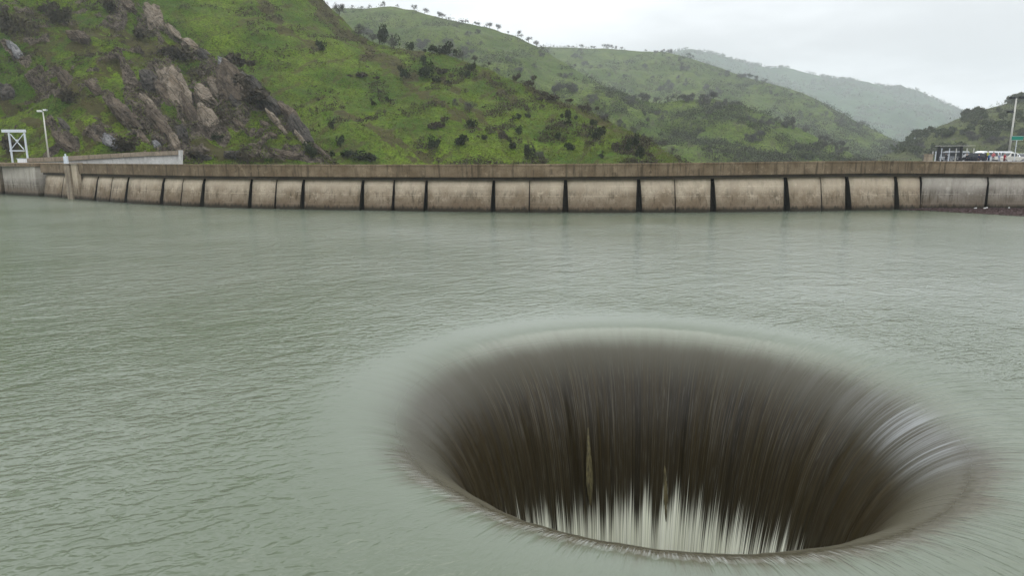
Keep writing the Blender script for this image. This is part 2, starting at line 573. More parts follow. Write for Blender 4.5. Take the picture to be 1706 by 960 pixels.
# ------------------------------------------------------------------ concrete
def concrete(name, c0, c1, stain=0.7, moss=True, wet=True, vary=0.25, pour=1.0):
    t = NT(name)
    P = t.pos()
    z = t.sep(P)[2]
    rnd = t.new('ShaderNodeObjectInfo').outputs['Random']
    n1 = t.noise(P, 0.35, 5, 0.62)
    n2 = t.noise(t.mapping(P, (0, 0, 0), (1.6, 1.6, 0.13)), 1.0, 5, 0.68)       # runs down the face
    n3 = t.noise(P, 5.0, 4, 0.6)
    n4 = t.noise(t.mapping(P, (0, 0, 0), (0.12, 0.12, 1.7)), 1.0, 3, 0.6)        # lifts of the pour
    c = t.mix(t.mapr(n1, 0.32, 0.68), c0, c1)
    c = t.mix(t.mapr(rnd, 0, 1, 0.0, vary, False), c, tuple(x * 0.62 for x in c0))
    c = t.mix(t.mapr(n2, 0.47, 0.68, 0.0, stain), c, (0.055, 0.042, 0.026))
    c = t.mix(t.mapr(n4, 0.55, 0.75, 0.0, 0.35 * pour), c, tuple(x * 0.55 for x in c0))
    line = t.math('ABSOLUTE', t.math('SUBTRACT', t.math('FRACT', t.math('DIVIDE', t.math('ADD', z, 0.55), 1.55)), 0.5))
    c = t.mix(t.math('MULTIPLY', t.mapr(line, 0.468, 0.49, 0, 0.55 * pour), t.mapr(n1, 0.4, 0.6)), c, tuple(min(1, x * 1.5) for x in c1) if wet else tuple(x * 0.5 for x in c0))
    c = t.mix(t.mapr(n3, 0.52, 0.70, 0, 0.5), c, tuple(x * 0.5 for x in c0))
    n5 = t.noise(P, 0.9, 5, 0.7)
    c = t.mix(t.mapr(n5, 0.55, 0.68, 0, 0.5), c, tuple(x * 0.6 for x in c0))
    c = t.mix(t.mapr(n5, 0.44, 0.32, 0, 0.45), c, tuple(min(1, x * 1.35) for x in c1))
    if wet:
        zz_ = t.math('ADD', z, t.math('MULTIPLY', t.math('SUBTRACT', n2, 0.5), 1.8))
        c = t.mix(t.mapr(zz_, 3.4, 0.5, 0, 0.75), c, (0.105, 0.072, 0.042))
        c = t.mix(t.mapr(zz_, 2.6, 4.4, 0, 0.55), c, tuple(min(1, x * 1.25 + 0.02) for x in c1))
        c = t.mix(t.mapr(zz_, 1.0, 0.3, 0, 0.92), c, (0.020, 0.017, 0.010))
    h = t.math('ADD', t.math('MULTIPLY', n3, 0.02), t.math('MULTIPLY', n1, 0.05))
    return t.bsdf(c, 0.85, 0, t.bump(h, 0.6, 1.0), 0.3)


M['face'] = concrete('dam_face_concrete', (0.235, 0.180, 0.120), (0.455, 0.385, 0.290), 0.8)
M['parapet'] = concrete('parapet_concrete', (0.150, 0.108, 0.064), (0.255, 0.195, 0.128), 0.85, wet=False, vary=0.5, pour=0.3)
M['pale'] = concrete('pale_concrete', (0.225, 0.20, 0.165), (0.40, 0.37, 0.32), 0.95, pour=1.2)
M['ledge'] = concrete('stain_shade_ledge', (0.03, 0.026, 0.02), (0.075, 0.06, 0.042), 0.8, wet=False)  # tone mixes stain with a painted shadow under the parapet
M['slot'] = concrete('stained_joint', (0.012, 0.011, 0.009), (0.03, 0.027, 0.02), 0.6, wet=False)
M['wing'] = concrete('wing_wall_concrete', (0.25, 0.20, 0.145), (0.36, 0.30, 0.225), 0.5, wet=False)
M['wing_pale'] = concrete('wing_wall_whitewash', (0.50, 0.49, 0.465), (0.62, 0.61, 0.585), 0.25, wet=False, pour=0.2)

dam = empty('dam', (0, 0, 0), 0, 'long curved concrete dam wall with brown parapet and dark joints across the lake', 'dam')


def sweep(name, pxs, prof, mat, parent, smooth=False):
    """prof(px) -> list of (offset back, z); swept along the dam's line with closed section and end caps"""
    rows = []
    for p in pxs:
        pr = prof(p)
        rows.append([(*dam_pt(p, o), z) for o, z in pr])
    n, m = len(rows), len(rows[0])
    bm = bmesh.new()
    g = [[bm.verts.new(v) for v in r] for r in rows]
    for i in range(n - 1):
        for j in range(m):
            k = (j + 1) % m
            bm.faces.new((g[i][j], g[i + 1][j], g[i + 1][k], g[i][k]))
    bm.faces.new(g[0]); bm.faces.new(g[-1][::-1])
    bmesh.ops.recalc_face_normals(bm, faces=bm.faces[:])
    me = bpy.data.meshes.new(name); bm.to_mesh(me); bm.free()
    return link(name, me, mat, parent)


PAR = 2.05       # parapet height
XL, XR = 74, 1990
# body behind the panels
sweep('core_wall', list(np.arange(XL - 60, XR, 20)), lambda p: [(1.5, -6), (1.5, crest_z(p) - PAR + 0.05), (5.5, crest_z(p) - PAR + 0.05), (5.5, -30)], M['slot'], dam)
# parapet, in casts with narrow gaps
cuts = [-40, 128, 213, 304, 460, 506, 656, 711, 822, 883, 944, 1125, 1188, 1367, 1533, 1640, 1760, XR]
cuts = [p for p in cuts if p >= 76 or p == -40]
cuts[0] = 76
for a, b in zip(cuts[:-1], cuts[1:]):
    gap = 0.25
    xs = list(np.linspace(a + gap, b - gap, max(3, int((b - a) / 14))))
    sweep('parapet', xs, lambda p: [(0.0, crest_z(p) - PAR), (-0.06, crest_z(p) - PAR + 0.06), (-0.06, crest_z(p) - 0.30), (-0.12, crest_z(p) - 0.26), (-0.12, crest_z(p) - 0.03), (-0.09, crest_z(p)),
                                    (0.40, crest_z(p)), (0.45, crest_z(p) - 0.05), (0.45, crest_z(p) - PAR)], M['parapet'], dam)
# dark ledge: stain and the parapet's shadow, both put into its colour
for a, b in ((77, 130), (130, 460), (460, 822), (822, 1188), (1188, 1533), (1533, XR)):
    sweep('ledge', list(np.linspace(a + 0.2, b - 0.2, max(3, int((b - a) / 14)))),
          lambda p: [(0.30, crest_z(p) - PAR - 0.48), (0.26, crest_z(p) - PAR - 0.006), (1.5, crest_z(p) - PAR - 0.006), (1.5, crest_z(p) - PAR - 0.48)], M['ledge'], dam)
# face panels between the joints
joints = [(76, 2.2), (107, 0.9), (121, 2.0), (163, 3.0), (187, 1.2), (213, 4.2), (272, 5.5), (304, 1.6), (339, 6.5), (418, 6.0), (460, 2.8), (505, 7.0),
          (604, 7.5), (656, 4.5), (710, 6.5), (822, 7.5), (882, 1.8), (942, 9.0), (1064, 9.5), (1124, 1.8), (1187, 9.5), (1309, 10.0), (1367, 1.8),
          (1411, 10.0), (1492, 8.0), (1533, 4.0), (1644, 4.5), (1760, 4.5), (XR, 4)]
for (a, wa), (b, wb_) in zip(joints[:-1], joints[1:]):
    pale = a >= 1533
    n = max(4, int((b - a) / 10))
    rows = []
    prof_t = np.linspace(0, 1, 9)
    bm = bmesh.new(); g = []
    for i in range(n + 1):
        k = i / n
        r = []
        for u in prof_t:
            wl_ = 0.68 * wa * (0.42 + 0.62 * u ** 0.8); wr_ = 0.68 * wb_ * (0.42 + 0.62 * u ** 0.8)
            p = (a + wl_) + (b - wr_ - a - wl_) * k
            zt = crest_z(a + (b - a) * k) - PAR - 0.48
            z = zt + (-3.0 - zt) * u
            # face swells outwards downwards; the cast edges are eased
            bulge = 0.55 - 0.80 * sstep(0, 0.7, u) - 0.25 * u
            ease = 0.16 * (max(0, 1 - k * n / 1.0) if k < 0.5 else max(0, 1 - (1 - k) * n / 1.0))
            o = (bulge if not pale else 0.34 - 0.2 * u) + ease + 0.30 * (1 if u == 0 else 0)
            q = dam_pt(p, o)
            r.append(bm.verts.new((q[0], q[1], z)))
        g.append(r)
    for i in range(n):
        for j in range(len(prof_t) - 1):
            bm.faces.new((g[i][j], g[i + 1][j], g[i + 1][j + 1], g[i][j + 1])).smooth = True
    # sides and top back to the core
    for col, pp in ((g[0], a), (g[-1], b)):
        bk = []
        for v in col:
            q = dam_pt(pp + (0.2 if pp == a else -0.2), 1.45)
            tq = dam_pt(pp, 0.0)
            bk.append(bm.verts.new((v.co.x + (dam_pt(pp, 1.45) - dam_pt(pp, 0.3))[0], v.co.y + (dam_pt(pp, 1.45) - dam_pt(pp, 0.3))[1], v.co.z)))
        for j in range(len(col) - 1):
            bm.faces.new((col[j], bk[j], bk[j + 1], col[j + 1])).material_index = 1
    bmesh.ops.recalc_face_normals(bm, faces=bm.faces[:])
    me = bpy.data.meshes.new('panel'); bm.to_mesh(me); bm.free()
    # normals towards the lake
    o = link('panel', me, [M['pale'] if pale else M['face'], M['slot']], dam)
    if pale: o['label'] = 'pale grey panel with horizontal pour lines'

# crest roadway on the dam
sweep('road', list(np.linspace(80, XR, 80)), lambda p: [(0.46, crest_z(p) - 1.35), (0.46, crest_z(p) - 1.05), (7.0, crest_z(p) - 1.05), (7.0, crest_z(p) - 1.35)], paint('road_asphalt', (0.05, 0.05, 0.05), 0.9), None)['kind'] = 'structure'

# left abutment block, set forward, and the wall going on out of frame
blk = empty('concrete_abutment', (0, 0, 0), 0, 'pale square concrete abutment block at the left end of the dam under the steel frame', 'abutment')
zc_ = crest_z(60)
def prism(px0, px1, y0, off0, off1, z0, z1, name, mat, parent):
    p = [dam_pt(px0, off0), dam_pt(px1, off0), dam_pt(px1, off1), dam_pt(px0, off1)]
    return MB().hexa([(q[0], q[1], z0) for q in p], [(q[0], q[1], z1) for q in p]).build(name, mat, parent)
prism(18, 74, 0, -0.9, 9, -4, zc_ - 0.7, 'block', M['pale'], blk)
prism(-60, 75.4, 0, -1.0, 9, zc_ - 0.697, zc_, 'cap_wall', M['parapet'], blk)
prism(-300, 6, 0, -0.2, 9, -4, zc_ - 0.7, 'side_wall', M['face'], blk)
prism(6, 18, 0, 0.9, 9, -4, zc_ - 0.7, 'recess', M['slot'], blk)
prism(-300, -60, 0, -1.0, 9, zc_ - 0.697, zc_ - 0.0, 'cap_wall', M['parapet'], blk)

# pilaster with a grey post on it
pil = empty('concrete_pilaster', (*dam_pt(132, 0), 0), 0, 'concrete pilaster standing proud of the dam face near its left end', 'pilaster')
def prism_l(px0, px1, o0, o1, z0, z1, name, mat, parent):
    c = np.array(parent.location)
    p = [dam_pt(px0, o0), dam_pt(px1, o0), dam_pt(px1, o1), dam_pt(px0, o1)]
    return MB().hexa([(q[0] - c[0], q[1] - c[1], z0) for q in p], [(q[0] - c[0], q[1] - c[1], z1) for q in p]).build(name, mat, parent)
zc_ = crest_z(130)
prism_l(123, 131.5, -0.8, 0.3, -3, zc_ - 0.4, 'shaft', M['wing'], pil)
prism_l(131.6, 140, -0.45, 0.3, -3, zc_ - 0.1, 'shaft', M['face'], pil)
prism_l(122, 141, -0.9, 0.4, zc_ - 0.4 + 0.303, zc_ - 0.02, 'cap', M['pale'], pil)
pp = dam_pt(126, -0.6)
post = MB().box((0, 0, 0.75), (0.75, 0.5, 1.5), 0, 0.05).bar((0, 0, 1.5), (0, 0, 2.0), 0.16, 10).build('sensor_post', M['steel'], None)
post.location = (pp[0], pp[1], zc_ - 0.02)
tag(post, 'small grey sensor post on top of the concrete pilaster', 'post')

# ------------------------------------------------------------------ hills
HILLS = {}


def segd(px, py, segs):
    """distance in photo pixels to the nearest of some traced bands, each with its half width"""
    best = np.full(px.shape, 9.0)
    for (x0, y0, x1, y1, w) in segs:
        dx, dy = x1 - x0, y1 - y0
        t = np.clip(((px - x0) * dx + (py - y0) * dy) / (dx * dx + dy * dy), 0, 1)
        d = np.hypot(px - x0 - t * dx, py - y0 - t * dy) / w
        best = np.minimum(best, d)
    return best


def hill(key, top, Dt, Db, ybot, npx, nv, relief, scale, seed, mat, crag=0.0, rough=0.0, prof=1.0, soil=None, rock=None, edge=0.35):
    tx = np.array([p[0] for p in top], float); ty = np.array([p[1] for p in top], float)
    px = np.linspace(tx[0], tx[-1], npx)
    yt = np.interp(px, tx, ty)
    k = np.hanning(max(3, npx // 60) | 1); k /= k.sum(); pad = len(k) // 2
    yt = np.convolve(np.pad(yt, pad, 'edge'), k, 'valid')
    dt = np.interp(px, [p[0] for p in Dt], [p[1] for p in Dt])
    db = np.interp(px, [p[0] for p in Db], [p[1] for p in Db])
    T = at(px, yt, dt); B = at(px, np.full(npx, float(ybot)), db)
    T[:, 2] = np.maximum(T[:, 2], B[:, 2] + 0.5)
    nb = max(8, nv // 5)
    v = np.concatenate([np.linspace(0, 1, nv), 1 + np.linspace(0, 1, nb + 1)[1:] * 0.9])
    Vv = v[None, :, None]
    P = B[:, None] + (T - B)[:, None] * np.minimum(Vv, 1)
    zz_ = B[:, None, 2] + (T - B)[:, None, 2] * np.where(v[None] <= 1, 1 - (1 - np.minimum(v[None], 1)) ** prof, 0)
    over = np.clip(v[None] - 1, 0, None)
    zb = B[:, None, 2] + (T - B)[:, None, 2] * (1 - 0.25 * over - 1.1 * over ** 2)
    P[..., 2] = np.where(v[None] <= 1, zz_, zb)
    run = np.linalg.norm((T - B)[:, None, :2], axis=-1)
    dirn = (T - B)[:, None, :2] / run[..., None]
    P[..., :2] += dirn * (over * run)[..., None]
    # relief
    slope = (T[:, 2] - B[:, 2]) / run[:, 0]
    nz = 1 / np.sqrt(1 + slope ** 2); nh = slope * nz
    N = np.zeros_like(P); N[..., :2] = -dirn * nh[:, None, None]; N[..., 2] = nz[:, None]
    x, y, z = P[..., 0], P[..., 1], P[..., 2]
    ax = x - 0.9 * z; al = x + 1.1 * z
    f1 = fbm(x / scale, y / scale, z / scale, 5, seed)
    gul = 1 - np.abs(fbm(ax / scale * 0.9, al / scale * 0.22, y / scale * 0.3, 3, seed + 50)) * 2
    f2 = fbm(x / scale * 7, y / scale * 7, z / scale * 7, 3, seed + 90)
    fade = np.where(v[None] <= 1, edge + (1 - edge) * sstep(1.0, 0.82, v[None]), edge)
    d = (f1 * relief + (gul - 0.4) * relief * 0.45) * fade + f2 * rough
    uv = pix(P)
    uxp, uyp = uv[..., 0], uv[..., 1]
    sa = np.zeros_like(x); ra = np.zeros_like(x)
    if rock is not None:
        wob = fbm(x / 9, y / 9, z / 9, 3, seed + 7) * 0.55
        rd = segd(uxp, uyp, rock)
        ra = sstep(0.95, 0.55, rd + wob)
    rk = np.abs(fbm(ax / 7.0, al / 22.0, y / 10, 4, seed + 33))
    scat = sstep(0.78, 1.0, fbm(ax / 6, al / 16, y / 9, 4, seed + 61) * 0.6 + 0.45) * crag
    ra = np.maximum(ra, scat)
    if crag > 0:
        blocks = np.floor((fbm(ax / 5.0, al / 13.0, y / 6, 3, seed + 41) + 1) * 3) / 3 - 1
        d = d + ra * (rk * 1.6 + blocks * 1.3 + np.abs(f2) * 0.8) * 1.15
    if soil is not None:
        wob = fbm(x / 7, y / 7, z / 7, 4, seed + 8) * 0.8
        sa = sstep(0.95, 0.4, segd(uxp, uyp, soil) + wob * 1.2)
    streaks = fbm(ax / 3.5, al / 34.0, y / 20.0, 4, seed + 71)
    sa = np.maximum(sa, sstep(0.25, 0.75, streaks + 0.25 * fbm(x / 30, y / 30, z / 30, 3, seed + 72)) * 0.75)
    d = d * np.clip((T[:, 2] - B[:, 2]) / (relief * 5), 0.0, 1.0)[:, None]
    P = P + N * d[..., None]
    me = np_mesh('hill', P, grid_faces(npx, len(v))[:, ::-1], True, {'soil': sa, 'rock': ra})
    o = link('hill', me, mat)
    tag(o, kind='structure')
    HILLS[key] = (px, P[:, :nv], pix(P[:, :nv]), N[:, :nv])
    return o


def locate(key, x, y):
    px, P, uv, N = HILLS[key]
    i = int(np.clip(np.searchsorted(px, x), 0, len(px) - 1))
    j = int(np.argmin(np.abs(uv[i, :, 1] - y)))
    return P[i, j].copy(), N[i, j].copy()


def hill_mat(name, g0, g1, g2, soil, soil2, rock0, rock1, ts=1.0, bump=0.25):
    t = NT(name)
    P = t.pos()
    n1 = t.noise(P, 0.045 * ts, 4, 0.6)
    n2 = t.noise(P, 0.35 * ts, 5, 0.7)
    n3 = t.noise(P, 1.6 * ts, 4, 0.7)
    st = t.noise(t.rotscale(P, (0, math.radians(-48), 0), (0.05, 0.12, 0.55)), 1.0 * ts, 5, 0.65)
    c = t.mix(t.mapr(n1, 0.36, 0.64), g0, g1)
    c = t.mix(t.mapr(n2, 0.42, 0.68, 0, 0.75), c, g2)
    c = t.mix(t.mapr(st, 0.50, 0.68, 0, 0.6), c, soil2)
    n4 = t.noise(P, 0.75 * ts, 4, 0.7)
    c = t.mix(t.mapr(n4, 0.54, 0.66, 0, 0.5), c, soil2)
    c = t.mix(t.mapr(n3, 0.46, 0.60, 0, 0.85), c, tuple(x * 0.30 for x in g0))  # shade between the tufts, painted as dark noise in the grass colour
    sa = t.attr('soil')
    sm = t.mapr(t.math('ADD', sa, t.math('MULTIPLY', t.math('SUBTRACT', n3, 0.5), 1.3)), 0.30, 0.9, 0, 0.85)
    sc = t.mix(t.mapr(n2, 0.35, 0.65), soil, soil2)
    c = t.mix(sm, c, sc)
    ra = t.attr('rock')
    rm = t.mapr(t.math('ADD', ra, t.math('MULTIPLY', t.math('SUBTRACT', n2, 0.5), 0.9)), 0.30, 0.62)
    rn = t.noise(t.rotscale(P, (0, math.radians(-48), 0), (0.14, 0.4, 0.9)), 1.0, 6, 0.7)
    rc = t.mix(t.mapr(rn, 0.34, 0.66), rock0, rock1)
    rc = t.mix(t.mapr(n3, 0.48, 0.62, 0, 0.85), rc, tuple(x * 0.3 for x in rock0))
    c = t.mix(rm, c, rc)
    h = t.math('ADD', t.math('MULTIPLY', n2, 0.9 / ts), t.math('ADD', t.math('MULTIPLY', n3, 0.4 / ts), t.math('MULTIPLY', st, 0.5)))
    return t.bsdf(c, 0.95, 0, t.bump(h, bump * 2.2, 1.0), 0.1)


GR0, GR1, GR2 = (0.042, 0.088, 0.006), (0.116, 0.174, 0.009), (0.072, 0.078, 0.013)
SO, SO2 = (0.036, 0.026, 0.015), (0.062, 0.050, 0.020)
RK0, RK1 = (0.045, 0.036, 0.027), (0.165, 0.135, 0.105)
M['hillA'] = hill_mat('rocky_hillside', GR0, GR1, (0.055, 0.062, 0.014), SO, SO2, RK0, RK1, 1.0, 0.45)
M['hillB'] = hill_mat('grassy_hillside', GR0, (0.110, 0.166, 0.012), GR2, SO, SO2, RK0, RK1, 1.0, 0.3)
M['hillC'] = hill_mat('oak_hillside', (0.060, 0.100, 0.015), (0.110, 0.150, 0.026), (0.060, 0.072, 0.022), (0.045, 0.042, 0.026), (0.058, 0.06, 0.026), RK0, RK1, 0.5, 0.25)
M['hillE'] = hill_mat('wooded_hillside', (0.07, 0.085, 0.028), (0.10, 0.115, 0.035), (0.055, 0.062, 0.028), (0.045, 0.042, 0.03), (0.06, 0.06, 0.03), RK0, RK1, 0.5, 0.3)
M['hillD'] = hill_mat('far_hillside', (0.028, 0.066, 0.018), (0.052, 0.098, 0.026), (0.022, 0.036, 0.018), (0.05, 0.05, 0.035), (0.055, 0.06, 0.035), RK0, RK1, 0.15, 0.25)

rockA = [(250, 30, 330, 92, 9), (244, 20, 268, 60, 16), (330, 92, 430, 180, 15), (430, 150, 480, 215, 15), (470, 195, 545, 268, 11), (272, 125, 335, 225, 32), (340, 130, 395, 190, 34),
         (235, 170, 300, 250, 30), (340, 180, 372, 238, 16), (178, 172, 235, 222, 10), (88, 222, 125, 258, 9), (5, 72, 45, 100, 8), (60, 125, 100, 165, 14), (150, 235, 195, 252, 9),
         (205, 0, 195, 30, 18), (480, 258, 540, 268, 9), (390, 262, 470, 268, 6), (195, 100, 235, 170, 12)]
soilA = [(35, 21, 120, 70, 14), (120, 70, 197, 123, 16), (197, 123, 228, 168, 14), (53, 70, 100, 120, 12), (91, 116, 140, 175, 16), (150, 80, 186, 141, 10), (0, 180, 64, 218, 8),
         (60, 8, 120, 30, 14), (200, 40, 260, 100, 24), (260, 75, 330, 105, 20), (100, 150, 160, 190, 14), (90, 40, 190, 60, 8), (130, 210, 150, 250, 8), (0, 30, 40, 60, 14), (0, 150, 20, 170, 12),
         (300, 250, 440, 268, 12), (400, 120, 560, 268, 16), (0, 235, 40, 268, 16)]
hill('A', [(-420, -420), (-100, -260), (110, -110), (205, -30), (240, 12), (262, 22), (290, 55), (322, 78), (345, 92), (372, 108), (402, 122), (420, 142), (446, 160), (476, 188), (500, 216), (520, 240), (545, 262), (575, 285)],
     [(-420, 420), (100, 330), (240, 285), (340, 262), (450, 235), (575, 205)], [(-420, 190), (-100, 186), (75, 184), (160, 178), (310, 190), (575, 198)], 292,
     760, 420, 3.2, 32.0, 3, M['hillA'], crag=1.0, rough=0.34, soil=soilA, rock=rockA, edge=0.5)
soilB = [(500, -20, 590, 62, 16), (586, 77, 640, 110, 16), (640, 105, 680, 132, 14), (674, 140, 765, 197, 8), (561, 183, 716, 267, 5), (737, 134, 842, 229, 6), (804, 116, 857, 158, 6), (913, 158, 1138, 271, 7),
         (432, -5, 470, 45, 12), (470, 45, 530, 85, 8), (590, 200, 700, 262, 4), (640, 70, 700, 90, 6), (560, 40, 620, 75, 10), (860, 130, 915, 160, 6), (750, 180, 800, 215, 5), (610, 215, 690, 268, 4)]
hill('B', [(150, -330), (420, -110), (505, -32), (540, 2), (562, 22), (590, 48), (622, 66), (660, 78), (700, 84), (742, 90), (800, 108), (860, 130), (915, 158), (960, 176), (1000, 194), (1050, 220), (1100, 248), (1140, 270), (1175, 290)],
     [(150, 460), (540, 370), (700, 335), (900, 290), (1175, 215)], [(150, 225), (560, 205), (900, 200), (1175, 195)], 300,
     900, 320, 2.6, 38.0, 21, M['hillB'], crag=0.0, rough=0.30, soil=soilB, edge=0.4)
hill('C1', [(430, 60), (520, 20), (560, 13), (610, 14), (650, 11), (690, 17), (720, 25), (770, 37), (820, 47), (860, 60), (890, 74), (920, 92), (950, 108), (1000, 138), (1060, 172), (1100, 200)],
     [(430, 1020), (650, 980), (900, 860), (1100, 680)], [(430, 480), (1100, 460)], 285, 560, 180, 10.0, 90.0, 31, M['hillC'], rough=0.5, edge=0.12)
hill('C3', [(800, 105), (850, 84), (900, 77), (960, 79), (1010, 81), (1060, 84), (1110, 87), (1150, 97), (1180, 107), (1220, 121), (1260, 133), (1300, 142), (1340, 156), (1380, 176), (1420, 198), (1460, 218), (1500, 240), (1540, 262), (1570, 280)],
     [(800, 1600), (1100, 1480), (1300, 1300), (1570, 950)], [(800, 800), (1570, 760)], 285, 640, 200, 13.0, 110.0, 47, M['hillC'], rough=0.6, edge=0.12)
hill('C2', [(820, 190), (880, 152), (940, 150), (1000, 152), (1060, 160), (1100, 168), (1140, 165), (1190, 166), (1230, 174), (1280, 190), (1320, 206), (1360, 226), (1400, 247), (1440, 268), (1470, 284)],
     [(820, 560), (1100, 600), (1300, 560), (1470, 480)], [(820, 400), (1470, 400)], 288, 560, 180, 7.0, 60.0, 59, M['hillC'], rough=0.35, edge=0.25)
hill('D', [(960, 130), (1060, 100), (1110, 88), (1150, 81), (1190, 88), (1230, 99), (1280, 112), (1310, 110), (1350, 122), (1400, 130), (1440, 134), (1480, 145), (1500, 143), (1530, 150), (1560, 165), (1600, 183), (1640, 205), (1700, 240), (1760, 275)],
     [(960, 3800), (1760, 3500)], [(960, 2200), (1760, 2200)], 285, 420, 140, 45.0, 330.0, 71, M['hillD'], rough=2.0, edge=0.1)
hill('E', [(1400, 290), (1440, 276), (1490, 252), (1530, 228), (1560, 212), (1590, 200), (1620, 188), (1660, 176), (1706, 165), (1760, 150), (1900, 110), (2100, 60), (2500, 10), (3200, -60)],
     [(1400, 560), (1560, 620), (2100, 760), (3200, 700)], [(1400, 380), (2100, 400), (3200, 260)], 290, 640, 180, 7.0, 70.0, 83, M['hillE'], rough=0.6, edge=0.2)

g_ = MB()
gnd = link('ground', np_mesh('ground', np.array([(-3400, 150, -41), (3400, 150, -41), (3400, 4400, -41), (-3400, 4400, -41)]), np.array([[0, 1, 2, 3]])), M['hillE'])
tag(gnd, kind='structure')

# ------------------------------------------------------------------ rocks
def rock_mat(name, a, b, c3):
    t = NT(name)
    P = t.pos()
    n1 = t.noise(P, 0.5, 5, 0.65); n2 = t.noise(P, 2.6, 5, 0.7)
    n3 = t.noise(t.rotscale(P, (0, math.radians(-52), 0), (0.2, 0.6, 1.3)), 1.0, 5, 0.65)
    c = t.mix(t.mapr(n1, 0.35, 0.65), a, b)
    c = t.mix(t.mapr(n3, 0.5, 0.72, 0, 0.7), c, c3)
    c = t.mix(t.mapr(n2, 0.50, 0.66, 0, 0.8), c, tuple(x * 0.3 for x in a))
    vo = t.new('ShaderNodeTexVoronoi', feature='DISTANCE_TO_EDGE'); t.put(vo.inputs['Vector'], t.rotscale(t.vmath('ADD', t.pos(), t.vmath('SCALE', t.new('ShaderNodeTexNoise').outputs[1]).outputs[0]).outputs[0], (0, math.radians(-50), 0), (0.055, 0.40, 0.5))); vo.inputs['Scale'].default_value = 1.0
    crk = t.mapr(vo.outputs[0], 0.0, 0.06, 0.35, 1.0)
    c = t.mix(crk, tuple(x * 0.16 for x in a), c)
    n3 = t.math('ADD', n3, t.math('MULTIPLY', crk, 0.5))
    h = t.math('ADD', t.math('MULTIPLY', n2, 0.35), t.math('MULTIPLY', n3, 0.8))
    return t.bsdf(c, 0.9, 0, t.bump(h, 0.7, 1.0), 0.2)


M['rock_tan'] = rock_mat('tan_rock', (0.140, 0.112, 0.082), (0.245, 0.205, 0.158), (0.125, 0.085, 0.046))
M['rock_brown'] = rock_mat('brown_rock', (0.068, 0.052, 0.037), (0.130, 0.102, 0.075), (0.042, 0.032, 0.02))
M['rock_dark'] = rock_mat('dark_rock', (0.045, 0.04, 0.035), (0.09, 0.078, 0.065), (0.03, 0.03, 0.022))
M['rock_grey'] = rock_mat('grey_rock', (0.15, 0.15, 0.155), (0.24, 0.235, 0.235), (0.10, 0.095, 0.09))


def rock_mesh(seed, n=15):
    rnd = random.Random(seed)
    bm = bmesh.new()
    for _ in range(n + 10):
        while True:
            p = Vector((rnd.uniform(-1, 1), rnd.uniform(-1, 1), rnd.uniform(-1, 1)))
            if max(abs(c) for c in p) > 0.80 and p.length < 1.32: break
        bm.verts.new(p)
    r = bmesh.ops.convex_hull(bm, input=bm.verts[:])
    for v in [v for v in bm.verts if not v.link_faces]: bm.verts.remove(v)
    bmesh.ops.triangulate(bm, faces=bm.faces[:])
    bmesh.ops.subdivide_edges(bm, edges=bm.edges[:], cuts=4, use_grid_fill=True)
    bmesh.ops.triangulate(bm, faces=bm.faces[:])
    co = np.array([v.co for v in bm.verts])
    d = fbm(co[:, 0] * 2.6 + seed, co[:, 1] * 2.6, co[:, 2] * 2.6, 4, seed) * 0.16
    cr = np.abs(fbm(co[:, 0] * 3.5, co[:, 1] * 0.9 + seed, co[:, 2] * 3.5, 3, seed + 5))
    for v, a, b in zip(bm.verts, d, cr):
        v.co *= 1 + a - 0.26 * max(0, 0.16 - b) / 0.16
    me = bpy.data.meshes.new('boulder'); bm.to_mesh(me); bm.free()
    return me


ROCKS = [rock_mesh(s) for s in range(10)]
PXM = lambda Y: Y / FPX
